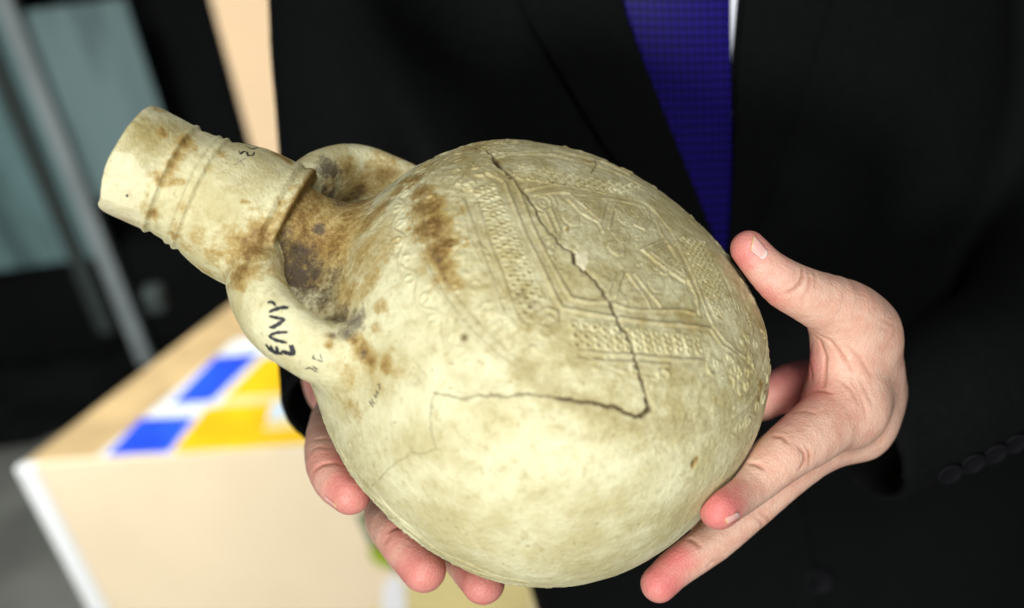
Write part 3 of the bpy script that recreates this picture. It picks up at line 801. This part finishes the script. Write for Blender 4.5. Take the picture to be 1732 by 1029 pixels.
# neckline opening cut out of the coat front
vpx, vpy = to_px(cV)
Vbig = [(1046, -400), (1050, 0), (1207, 395), (1222, 445), (1231, 390), (1244, 100), (1256, 0), (1290, -400)]
ins = inpoly(vpx, vpy, Vbig) & ((cG * -cV).sum(1) > 0) & (((cV - F2) @ TF) > -60)
keep = ~ins[cQ].all(1)

SKIN_TEX = None
def skin_mat():
    mt, nt, b = new_mat('skin'); s = NT(nt)
    n = s.noise(120, 5, .6); n2 = s.noise(420, 4, .6)
    col = s.mix(s.ramp(n, .35, .68), (.69, .45, .345), (.62, .35, .26))
    r = s.mathn('ADD', s.attr('red'), s.mathn('MULTIPLY', s.mathn('SUBTRACT', n2, .5), .35))
    col = s.mix(s.ramp(r, .02, .95, 0, .92), col, (.62, .165, .16))
    col = s.mix(s.mathn('MULTIPLY', s.attr('fold'), .75, clamp=True), col, (.36, .13, .075))
    s.link(col, b.inputs['Base Color'])
    b.inputs['Roughness'].default_value = .48; b.inputs['Specular IOR Level'].default_value = .38
    b.inputs['Subsurface Weight'].default_value = .16; b.inputs['Subsurface Radius'].default_value = (1, .35, .18); b.inputs['Subsurface Scale'].default_value = .004
    v = nt.nodes.new('ShaderNodeTexVoronoi'); v.inputs['Scale'].default_value = 900; s.link(s.tc.outputs['Object'], v.inputs['Vector'])
    hh = s.mathn('ADD', v.outputs['Distance'], s.noise(380, 4))
    s.link(s.bump(hh, .00024, .7), b.inputs['Normal'])
    return mt
SKIN = skin_mat()
# arms and trunk of the body under the clothes
def loft(levels, n=28):
    V, F = [], []
    for c, ax, ay, w, d in levels:
        for i in range(n):
            t = 2 * math.pi * i / n
            V.append(c + ax * w * math.cos(t) + ay * d * math.sin(t))
    for k in range(len(levels) - 1):
        for i in range(n):
            j = (i + 1) % n
            F.append((k * n + i, k * n + j, (k + 1) * n + j, (k + 1) * n + i))
    return np.array(V), F
lv = []
for h in np.linspace(-230, 725, 16):
    dp = np.interp(h, HH, HDEP); c = F2 + TA * h + TF * (np.interp(h, HH, HOFF) - dp)
    lv.append((c, TX, TF, np.interp(h, HH, HWID) - 22, dp - 22))
bV, bF = loft(lv)
parts = [(hL[0], hL[1].tolist(), hL[2], hL[3]), (hR[0], hR[1].tolist(), hR[2], hR[3]), (bV, bF, np.zeros(len(bV)), np.zeros(len(bV)))]
for a in (aR, aL):
    P, R = a; L = []
    for i in range(len(P) - 1):
        ax = P[min(i + 1, len(P) - 1)] - P[max(i - 1, 0)]; ax /= np.linalg.norm(ax)
        u = np.cross(ax, [0, 0, 1.]); u /= np.linalg.norm(u); w = np.cross(ax, u)
        L.append((P[i], u, w, R[i] * .72, R[i] * .72))
    v_, f_ = loft(L, 20); parts.append((v_, f_, np.zeros(len(v_)), np.zeros(len(v_))))
AV, AF, AR, AFo, base = [], [], [], [], 0
for v_, f_, r_, fo_ in parts:
    AV.append(v_); AF += [tuple(int(i) + base for i in f) for f in f_]; AR.append(r_); AFo.append(fo_); base += len(v_)
person = mesh_obj('person', to_world(np.concatenate(AV)), AF, SKIN)
for an, A in (('red', np.concatenate(AR)), ('fold', np.concatenate(AFo))):
    at = person.data.attributes.new(an, 'FLOAT', 'POINT'); at.data.foreach_set('value', A.astype(np.float32))
tag(person, 'person in a black suit, white shirt and dark blue tie holding the flask', 'person')

# ---- fingernails
def nail_mat():
    mt, nt, b = new_mat('fingernail'); s = NT(nt)
    u = nt.nodes.new('ShaderNodeUVMap'); u.uv_map = 'UVMap'; sx = nt.nodes.new('ShaderNodeSeparateXYZ'); s.link(u.outputs[0], sx.inputs[0])
    col = s.mix(s.ramp(sx.outputs[0], .06, .16), (.60, .42, .20), (.70, .40, .36))
    col = s.mix(s.ramp(sx.outputs[0], .68, .9), col, (.78, .60, .56))
    s.link(col, b.inputs['Base Color']); b.inputs['Roughness'].default_value = .28
    b.inputs['Subsurface Weight'].default_value = .15; b.inputs['Subsurface Scale'].default_value = .002
    return mt
NAIL = nail_mat()
hbv = BVHTree.FromPolygons([tuple(v) for v in np.concatenate([hL[0], hR[0]])], hL[1].tolist() + (hR[1] + len(hL[0])).tolist())
def nail(c, off=.35, nu=12, nv=10):
    """c: free edge top, free edge bottom, root bottom, root top in the photo"""
    A, B, C, D = [np.array(x, float) for x in c]
    V, F, UV, idx = [], [], [], {}
    for i in range(nu + 1):
        u = i / nu
        for j in range(nv + 1):
            v = j / nv
            cut = .16 * abs(2 * v - 1) ** 2.2                      # rounded root and free edge
            uu = np.clip(u, cut * .4, 1 - cut * 1.3)
            p = (A * (1 - v) + B * v) * (1 - uu) + (D * (1 - v) + C * v) * uu
            h, n = ray_px(hbv, *p)
            if h is None: continue
            edge = min(u, 1 - u, v, 1 - v) * 2
            idx[i, j] = len(V); V.append(h + n * (off * min(1, .25 + edge * 3) if u > .01 else off)); UV.append((u, v))
    for i in range(nu):
        for j in range(nv):
            k = [(i, j), (i + 1, j), (i + 1, j + 1), (i, j + 1)]
            if all(x in idx for x in k): F.append([idx[x] for x in k])
    if not F: return
    V = np.array(V)
    o = mesh_obj('fingernail', to_world(V), F, NAIL, person)
    uv = o.data.uv_layers.new(name='UVMap')
    for l in o.data.loops: uv.data[l.index].uv = UV[l.vertex_index]
    sm = o.modifiers.new('sm', 'SMOOTH'); sm.factor = .5; sm.iterations = 6
    so = o.modifiers.new('so', 'SOLIDIFY'); so.thickness = .0006; so.offset = 0
nail([(1273, 395), (1268, 424), (1291, 442), (1302, 430)])
nail([(1224, 877), (1228, 888), (1252, 873), (1248, 866)], .25)
nail([(566, 852), (572, 860), (552, 846), (549, 838)], .25)

# ---- clothes
def cloth_mat():
    mt, nt, b = new_mat('black_wool'); s = NT(nt)
    n = s.noise(260, 5, .6)
    col = s.mix(s.ramp(n, .3, .7), (.0022, .0026, .0029), (.0032, .0037, .004))
    s.link(col, b.inputs['Base Color']); b.inputs['Roughness'].default_value = .85; b.inputs['Specular IOR Level'].default_value = .08
    b.inputs['Sheen Weight'].default_value = .0; b.inputs['Sheen Roughness'].default_value = .5
    w = nt.nodes.new('ShaderNodeTexWave'); w.inputs['Scale'].default_value = 700; w.bands_direction = 'DIAGONAL'; s.link(s.tc.outputs['Object'], w.inputs['Vector'])
    s.link(s.bump(s.mathn('ADD', w.outputs['Fac'], n), .0003, .5), b.inputs['Normal'])
    return mt
WOOL = cloth_mat()
ids, inv = np.unique(cQ[keep], return_inverse=True)
jme = quad_mesh_np('jacket', to_world(cV[ids]), inv.reshape(-1, 4)); jme.materials.append(WOOL)
jacket = bpy.data.objects.new('jacket', jme); COL.objects.link(jacket); jacket.parent = person
def strip_grid(inner, outer, n, m):
    a = resample_n(inner, n); b = resample_n(outer, n)
    return [[a[i] * (1 - j / m) + b[i] * (j / m) for j in range(m + 1)] for i in range(n + 1)]
def resample_n(pts, n):
    pts = np.asarray(pts, float); s = np.r_[0, np.cumsum(np.linalg.norm(np.diff(pts, axis=0), axis=1))]
    t = np.linspace(0, s[-1], n + 1); return np.c_[np.interp(t, s, pts[:, 0]), np.interp(t, s, pts[:, 1])]
def sheet(name, grid, off, thick, mat, parent, bulge=0.0, uvs=None, smooth_n=8):
    n, m = len(grid) - 1, len(grid[0]) - 1
    V = []
    for i in range(n + 1):
        for j in range(m + 1):
            h, nn = on_coat(*grid[i][j]); u = j / m
            V.append(h + TF * (off + bulge * (1 - (2 * u - 1) ** 2)))
    V = np.array(V).reshape(n + 1, m + 1, 3)
    for _ in range(smooth_n):
        V[1:-1] = .25 * V[:-2] + .5 * V[1:-1] + .25 * V[2:]
        V[:, 1:-1] = .25 * V[:, :-2] + .5 * V[:, 1:-1] + .25 * V[:, 2:]
    F = [(i * (m + 1) + j, i * (m + 1) + j + 1, (i + 1) * (m + 1) + j + 1, (i + 1) * (m + 1) + j) for i in range(n) for j in range(m)]
    o = mesh_obj(name, to_world(V.reshape(-1, 3)), F, mat, parent)
    if uvs:
        uv = o.data.uv_layers.new(name='UVMap')
        for l in o.data.loops:
            vi = l.vertex_index; i, j = divmod(vi, m + 1)
            uv.data[l.index].uv = (j / m * uvs[0], i / n * uvs[1])
    so = o.modifiers.new('thick', 'SOLIDIFY'); so.thickness = thick * .001; so.offset = 0
    bv = o.modifiers.new('edge', 'BEVEL'); bv.width = thick * .0004; bv.segments = 2; bv.limit_method = 'ANGLE'
    return o
lapL = sheet('lapel', strip_grid([(1036, -230), (1048, 0), (1205, 395), (1224, 446)], [(830, -230), (878, 0), (1039, 269), (1180, 420), (1222, 462)], 40, 10), 5.5, 3.0, WOOL, jacket, 1.5)
lapR = sheet('lapel', strip_grid([(1270, -230), (1257, 0), (1244, 100), (1233, 390), (1224, 450)], [(1480, -230), (1400, 0), (1361, 139), (1284, 375), (1232, 462)], 40, 10), 4.0, 3.0, WOOL, jacket, 1.5)
SHIRT = simple_mat('white_cotton', (.74, .78, .86), .8, .05, 300, .0002, 900)
sheet('shirt', strip_grid([(1020, -240), (1030, 0), (1195, 400), (1220, 450)], [(1300, -240), (1280, 0), (1262, 200), (1236, 450)], 30, 12), -5.0, 1.2, SHIRT, person)
def tie_mat():
    mt, nt, b = new_mat('woven_silk'); s = NT(nt)
    u = nt.nodes.new('ShaderNodeUVMap'); u.uv_map = 'UVMap'; sx = nt.nodes.new('ShaderNodeSeparateXYZ'); s.link(u.outputs[0], sx.inputs[0])
    def line(x, w):
        f = s.mathn('ABSOLUTE', s.mathn('SUBTRACT', s.mathn('FRACT', x), .5)); return s.ramp(f, .5 - w, .5)
    lx, ly = line(sx.outputs[0], .22), line(sx.outputs[1], .26)
    g = s.mathn('MAXIMUM', s.mathn('MULTIPLY', lx, .9), ly)
    col = s.mix(g, (.010, .006, .145), (.002, .0015, .010))
    col = s.mix(s.mathn('MULTIPLY', s.noise(60, 3), .25), col, (.014, .006, .18))
    s.link(col, b.inputs['Base Color']); b.inputs['Roughness'].default_value = .5; b.inputs['Specular IOR Level'].default_value = .12
    s.link(s.bump(s.mathn("SUBTRACT", 1.0, g), .0002, .6), b.inputs['Normal'])
    return mt
sheet('necktie', strip_grid([(1010, -240), (1030, 0), (1045, 220), (1060, 450)], [(1242, -240), (1234, 0), (1236, 110), (1238, 220), (1236, 450)], 46, 16), -.5, 3.0, tie_mat(), person, 3.0, uvs=(16, 46))

def button(name, px, py, rad, bvh, mat, parent, tilt=None):
    h, n = ray_px(bvh, px, py)
    n = TF * .6 + n * .4; n /= np.linalg.norm(n)
    u = np.cross(n, [0, 1., 0]); u /= np.linalg.norm(u); w = np.cross(n, u)
    prof = [(0, .3), (.42, .35), (.62, .7), (.78, 1.6), (.9, 1.9), (1, 1.2), (1, -.4), (.3, -.6)]
    N_ = 28; V, F = [], []
    for r, z in prof:
        for i in range(N_):
            t = 2 * math.pi * i / N_
            V.append(h + n * (z * rad / 10 + 1.4) + (u * math.cos(t) + w * math.sin(t)) * r * rad)
    for k in range(len(prof) - 1):
        for i in range(N_):
            j = (i + 1) % N_
            F.append((k * N_ + i, k * N_ + j, (k + 1) * N_ + j, (k + 1) * N_ + i))
    return mesh_obj(name, to_world(np.array(V)), F, mat, parent)
HORN = simple_mat('dark_horn', (.003, .0033, .005), .7, .3, 200, spec=.12)
b1 = button('button', 1383, 981, 10.8, cbvh, HORN, jacket)
for x, y in ((1604, 803), (1643, 785), (1680, 769), (1714, 752)):
    button('cuff_button', x, y - 4, 6.2, cbvh, HORN, jacket)
# front edge of the coat below the lapels
sheet('front_edge', strip_grid([(1224, 446), (1290, 700), (1345, 1040), (1360, 1180)], [(1250, 446), (1330, 700), (1392, 1040), (1410, 1180)], 40, 4), 1.2, 2.4, WOOL, jacket)
# trousers
FLOOR_C = None
lv = []
tv_, tf_ = [], []
def world_loft(name, levels, mat, parent, n=24):
    V, F = loft([(np.array(c), np.array([1., 0, 0]), np.array([0, 1., 0]), w, d) for c, w, d in levels], n)
    nF = len(V); V = np.vstack([V, np.mean(V[:n], 0), np.mean(V[-n:], 0)])
    F += [(i, nF, (i + 1) % n) for i in range(n)] + [(len(levels) * n - n + i, len(levels) * n - n + (i + 1) % n, nF + 1) for i in range(n)]
    return mesh_obj(name, V, F, mat, parent)
hip = to_world((F2 + TA * -215 - TF * 108)[None])[0]
TROUSER = simple_mat('black_trouser_wool', (.008, .009, .01), .85, .2, 200, spec=.15)
trs = empty('trousers', tuple(hip)); trs.parent = person
for sx in (-1, 1):
    lx, ly, lz = hip[0] + sx * .088, hip[1], hip[2]
    world_loft('trouser_leg', [((lx, ly, lz + .06), .098, .112), ((lx, ly, lz - .15), .092, .105), ((lx + sx * .01, ly + .01, .5), .072, .082), ((lx + sx * .015, ly + .02, .25), .066, .074), ((lx + sx * .015, ly + .02, .07), .068, .08)], TROUSER, trs)
    world_loft('shoe', [((lx + sx * .015, ly - .02, .08), .042, .06), ((lx + sx * .015, ly - .05, .06), .046, .12), ((lx + sx * .017, ly - .05, .03), .05, .145), ((lx + sx * .017, ly - .05, .002), .05, .145)], HORN, trs)
print('person', round(time.time() - T0, 1))
# ------------------------------------------------------------------ the room behind
def on_plane_z(px, py, z):
    d = ROT @ np.array([(px - CX) / FPX, -(py - CY) / FPX, -1.0])
    k = (z - CAM_LOC[2]) / d[2]; return CAM_LOC + d * k
def on_plane_y(px, py, y):
    d = ROT @ np.array([(px - CX) / FPX, -(py - CY) / FPX, -1.0])
    k = (y - CAM_LOC[1]) / d[1]; return CAM_LOC + d * k
def prism(name, poly, z0, z1, mat, parent=None, bevel=0.0):
    n = len(poly)
    V = [(x, y, z0) for x, y in poly] + [(x, y, z1) for x, y in poly]
    F = [tuple(range(n))[::-1], tuple(range(n, 2 * n))] + [(i, (i + 1) % n, n + (i + 1) % n, n + i) for i in range(n)]
    o = mesh_obj(name, V, F, mat, parent, False)
    bm = bmesh.new(); bm.from_mesh(o.data); bmesh.ops.recalc_face_normals(bm, faces=bm.faces); bm.to_mesh(o.data); bm.free()
    if bevel:
        b = o.modifiers.new('b', 'BEVEL'); b.width = bevel; b.segments = 2
    return o
def box(name, c, s, mat, parent=None, bevel=0.0):
    x, y, z = c; a, b, d = s[0] / 2, s[1] / 2, s[2] / 2
    return prism(name, [(x - a, y - b), (x + a, y - b), (x + a, y + b), (x - a, y + b)], z - d, z + d, mat, parent, bevel)

FLOORM = simple_mat('grey_floor', (.155, .16, .145), .55, .35, 6, .0006, 60)
WALLM = simple_mat('dark_wall', (.005, .006, .007), .85, .3, 3, spec=.06)
f = mesh_obj('floor', [(-6, -3, 0), (6, -3, 0), (6, 7, 0), (-6, 7, 0)], [(0, 1, 2, 3)], FLOORM, None, False); tag(f, kind='structure')
w = box('back_wall', (0, 5.2, 1.6), (12, .1, 3.2), WALLM); tag(w, kind='structure')

# display plinth with a printed sheet lying on it
ZT = .66
A = on_plane_z(32, 788, ZT); Bp = on_plane_z(518, 757, ZT); Cc = on_plane_z(412, 497, ZT)
e1 = (Bp - A)[:2]; e1 /= np.linalg.norm(e1); e2 = (Cc - A)[:2]; L2 = np.linalg.norm(e2); e2 /= L2
print('plinth', A, e1, e2, L2, 'angle', math.degrees(math.acos(e1 @ e2)))
WID, DEP = .95, L2 * 1.25
a2 = A[:2]
BEIGE = simple_mat('beige_laminate', (.87, .73, .51), .5, .06, 5)
TAN = simple_mat('tan_wood_edge', (.58, .42, .21), .5, .25, 14)
WHITE = simple_mat('white_edge_strip', (.86, .89, .90), .45)
plinth = empty('display_plinth', (a2[0] + e1[0] * WID / 2, a2[1] + e1[1] * WID / 2, 0))
tag(plinth, 'blurred beige display plinth with white corner strip standing behind the flask', 'plinth')
def pq(u, v): return tuple(a2 + e1 * u + e2 * v)
prism('cabinet', [pq(.012, .010), pq(WID, .010), pq(WID, DEP), pq(.012, DEP)], .02, ZT - .02, BEIGE, plinth)
prism('top', [pq(0, .0088), pq(WID + .01, .0088), pq(WID + .01, DEP + .01), pq(0, DEP + .01)], ZT - .019, ZT, TAN, plinth, .002)
prism('corner_strip', [pq(-.004, -.004), pq(.021, -.004), pq(.021, .0085), pq(-.004, .0085)], .01, ZT - .001, WHITE, plinth, .002)
prism('front_panel', [pq(.0215, 0.0), pq(WID, 0.0), pq(WID, .0085), pq(.0215, .0085)], .02, ZT - .0005, BEIGE, plinth)
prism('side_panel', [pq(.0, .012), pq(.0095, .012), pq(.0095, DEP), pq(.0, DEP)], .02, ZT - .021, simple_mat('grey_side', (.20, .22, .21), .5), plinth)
PAPER = simple_mat('poster_paper', (.70, .76, .78), .5)
def zq(px, py, dz): 
    p = on_plane_z(px, py, ZT + dz); return (p[0], p[1])
poster = empty('printed_sheet', tuple(on_plane_z(380, 690, ZT))); tag(poster, 'printed sheet with blue and yellow blocks lying on the beige plinth', 'poster')
prism('paper', [zq(166, 772, .001), zq(560, 756, .001), zq(640, 560, .001), zq(400, 574, .001)], ZT + .0006, ZT + .0018, PAPER, poster)
CREAM = simple_mat('cream_print', (.80, .66, .30), .5, .15, 20); BLUE = simple_mat('blue_print', (.02, .10, .95), .45, .35, 25); YEL = simple_mat('yellow_print', (.90, .55, .008), .45, .2, 18)
PB = simple_mat('pale_blue_print', (.55, .68, .82), .5)
prism('printed_block', [zq(300, 766, .003), zq(560, 752, .003), zq(640, 562, .003), zq(440, 606, .003)], ZT + .002, ZT + .0026, CREAM, poster)
prism('printed_block', [zq(180, 771, .003), zq(284, 765, .003), zq(330, 706, .003), zq(238, 708, .003)], ZT + .0028, ZT + .0034, BLUE, poster)
prism('printed_block', [zq(290, 684, .003), zq(358, 678, .003), zq(440, 598, .003), zq(364, 604, .003)], ZT + .0028, ZT + .0034, BLUE, poster)
prism('printed_block', [zq(291, 764, .003), zq(425, 757, .003), zq(474, 682, .003), zq(350, 690, .003)], ZT + .0030, ZT + .0036, YEL, poster)
prism('printed_block', [zq(378, 672, .003), zq(530, 662, .003), zq(560, 596, .003), zq(450, 604, .003)], ZT + .0030, ZT + .0036, YEL, poster)
prism('printed_block', [zq(410, 757, .003), zq(540, 748, .003), zq(550, 722, .003), zq(430, 732, .003)], ZT + .0038, ZT + .0044, YEL, poster)
prism('printed_block', [zq(452, 712, .003), zq(500, 706, .003), zq(510, 680, .003), zq(462, 684, .003)], ZT + .0046, ZT + .0052, PB, poster)
# print on the plinth front: leaf, white and yellow fields
def front_pt(px, py, off):
    nrm = np.array([e1[1], -e1[0]]); 
    if nrm @ (CAM_LOC[:2] - a2) < 0: nrm = -nrm
    d = ROT @ np.array([(px - CX) / FPX, -(py - CY) / FPX, -1.0])
    k = (off - nrm @ (CAM_LOC[:2] - a2)) / (nrm @ d[:2]); return CAM_LOC + d * k, nrm
def decal(name, poly, off, mat, parent):
    P = [front_pt(x, y, off) for x, y in poly]; n3 = np.array([*P[0][1], 0])
    V = [p for p, _ in P] + [p - n3 * .0008 for p, _ in P]; n = len(P)
    F = [tuple(range(n)), tuple(range(n, 2 * n))[::-1]] + [(i, (i + 1) % n, n + (i + 1) % n, n + i) for i in range(n)]
    return mesh_obj(name, np.array(V), F, mat, parent, False)
label = empty('front_label', tuple(front_pt(760, 980, .002)[0])); tag(label, 'pale yellow printed label with green leaves on the plinth front below the fingers', 'label')
decal('paper', [(560, 1150), (700, 930), (745, 900), (900, 880), (900, 1150)], .0015, simple_mat('pale_yellow_print', (.80, .68, .30), .5, .12, 8), label)
decal('white_field', [(646, 1010), (650, 985), (668, 972), (684, 985), (690, 1100), (640, 1100)], .003, simple_mat('white_print', (.85, .85, .88), .5), label)
decal('leaf', [(602, 870), (640, 862), (672, 930), (690, 968), (668, 965), (634, 935), (618, 905)], .0045, simple_mat('dark_green_print', (.10, .16, .07), .5, .4, 30), label)
decal('leaf', [(622, 930), (642, 925), (664, 955), (650, 962), (630, 950)], .006, simple_mat('light_green_print', (.35, .45, .02), .5, .2, 30), label)

cp = [on_plane_z(x, y, .004) for x, y in ((-420, 545), (430, 540), (345, 615), (200, 690), (60, 752), (-420, 812))]
cpt = mesh_obj('dark_floor_sheet', cp, [tuple(range(6))], simple_mat('dark_sheet', (.008, .009, .009), .95, .5, 9, .002, 300, spec=.02), None, False); tag(cpt, kind='structure')  # thin dark sheet added to blacken the far floor
# beige post behind the shoulder
def post(name, pl, pr, y, z0, z1, depth, mat, parent=None):
    l = on_plane_y(*pl, y); r = on_plane_y(*pr, y)
    return prism(name, [(l[0], y), (r[0], y), (r[0], y + depth), (l[0], y + depth)], z0, z1, mat, parent, .004)
BW = simple_mat('beige_panel', (.78, .58, .36), .55, .08, 3)
pst = post('wall_post', (372, 60), (520, 60), 1.75, 0, 2.6, .10, BW); tag(pst, 'tall blurred beige post standing behind the dark sleeve', 'post')
# dark partition between the case and the post
DK = simple_mat('charcoal_screen', (.004, .0045, .005), .8, .3, 3, spec=.06)
# glass display case with a pale metal upright, at the far left
case = empty('display_case', tuple(on_plane_y(60, 300, 2.1) * np.array([1, 1, 0]))); tag(case, 'blurred glass display case with a pale metal upright and teal panes at the back', 'display case')
YC = 2.1
def lx(px, py, y=YC): return on_plane_y(px, py, y)
def slab(name, x0, x1, y, z0, z1, dep, mat, parent): return prism(name, [(x0, y), (x1, y), (x1, y + dep), (x0, y + dep)], z0, z1, mat, parent, .003)
def teal(name, col, r=.25):
    mt, nt, b = new_mat(name); s = NT(nt)
    v = s.vscale(3.2, 1, .55)
    f = s.ramp(s.noise(2.6, 4, .6, v, .4), .36, .66)  # stretched noise paints streaky reflections into the pane colour
    s.link(s.mix(f, col, tuple(c * .42 for c in col)), b.inputs['Base Color']); b.inputs['Roughness'].default_value = r
    return mt
TEAL = teal('teal_glass', (.13, .225, .23)); TEAL2 = teal('pale_teal_glass', (.14, .215, .22)); METAL = simple_mat('brushed_metal', (.30, .35, .36), .35, .15, 10, metal=.3)
GLD = simple_mat('dark_metal', (.03, .04, .038), .5, spec=.2)
m0 = lx(45, 100); zb = lx(230, 470)[2]
xu = m0[0]
print('case', xu, zb)
slab('upright', xu - .012, xu + .022, YC - .02, .0, 2.4, .03, METAL, case)
slab('pane', xu - .60, xu - .0125, YC, lx(140, 440)[2], 2.4, .012, TEAL, case)
slab('pane', xu + .0225, xu + .215, YC + .01, lx(260, 330)[2], lx(150, 10)[2], .012, TEAL2, case)
slab('pane_frame', xu - .075, xu - .0365, YC - .012, .1, 2.4, .011, GLD, case)
slab('base', xu - .75, xu + .45, YC + .03, 0.02, lx(140, 440)[2] - .002, .5, DK, case)
slab('back_board', xu - .75, xu + .60, YC + .12, lx(140, 440)[2] + .001, 2.4, .02, DK, case)
k = on_plane_z(262, 505, .62)
box('reflection_patch', (k[0], k[1], .62), (.03, .03, .04), GLD, case, .006)  # small block added for a soft reflection seen as a lighter patch
k = on_plane_z(110, 610, .30)
reflection = box('reflection_bar', (k[0], k[1], .02), (.22, .03, .03), METAL, None, .006); tag(reflection, 'short pale bar standing in for a blurred reflection left of the plinth', 'reflection')
print('room', round(time.time() - T0, 1))
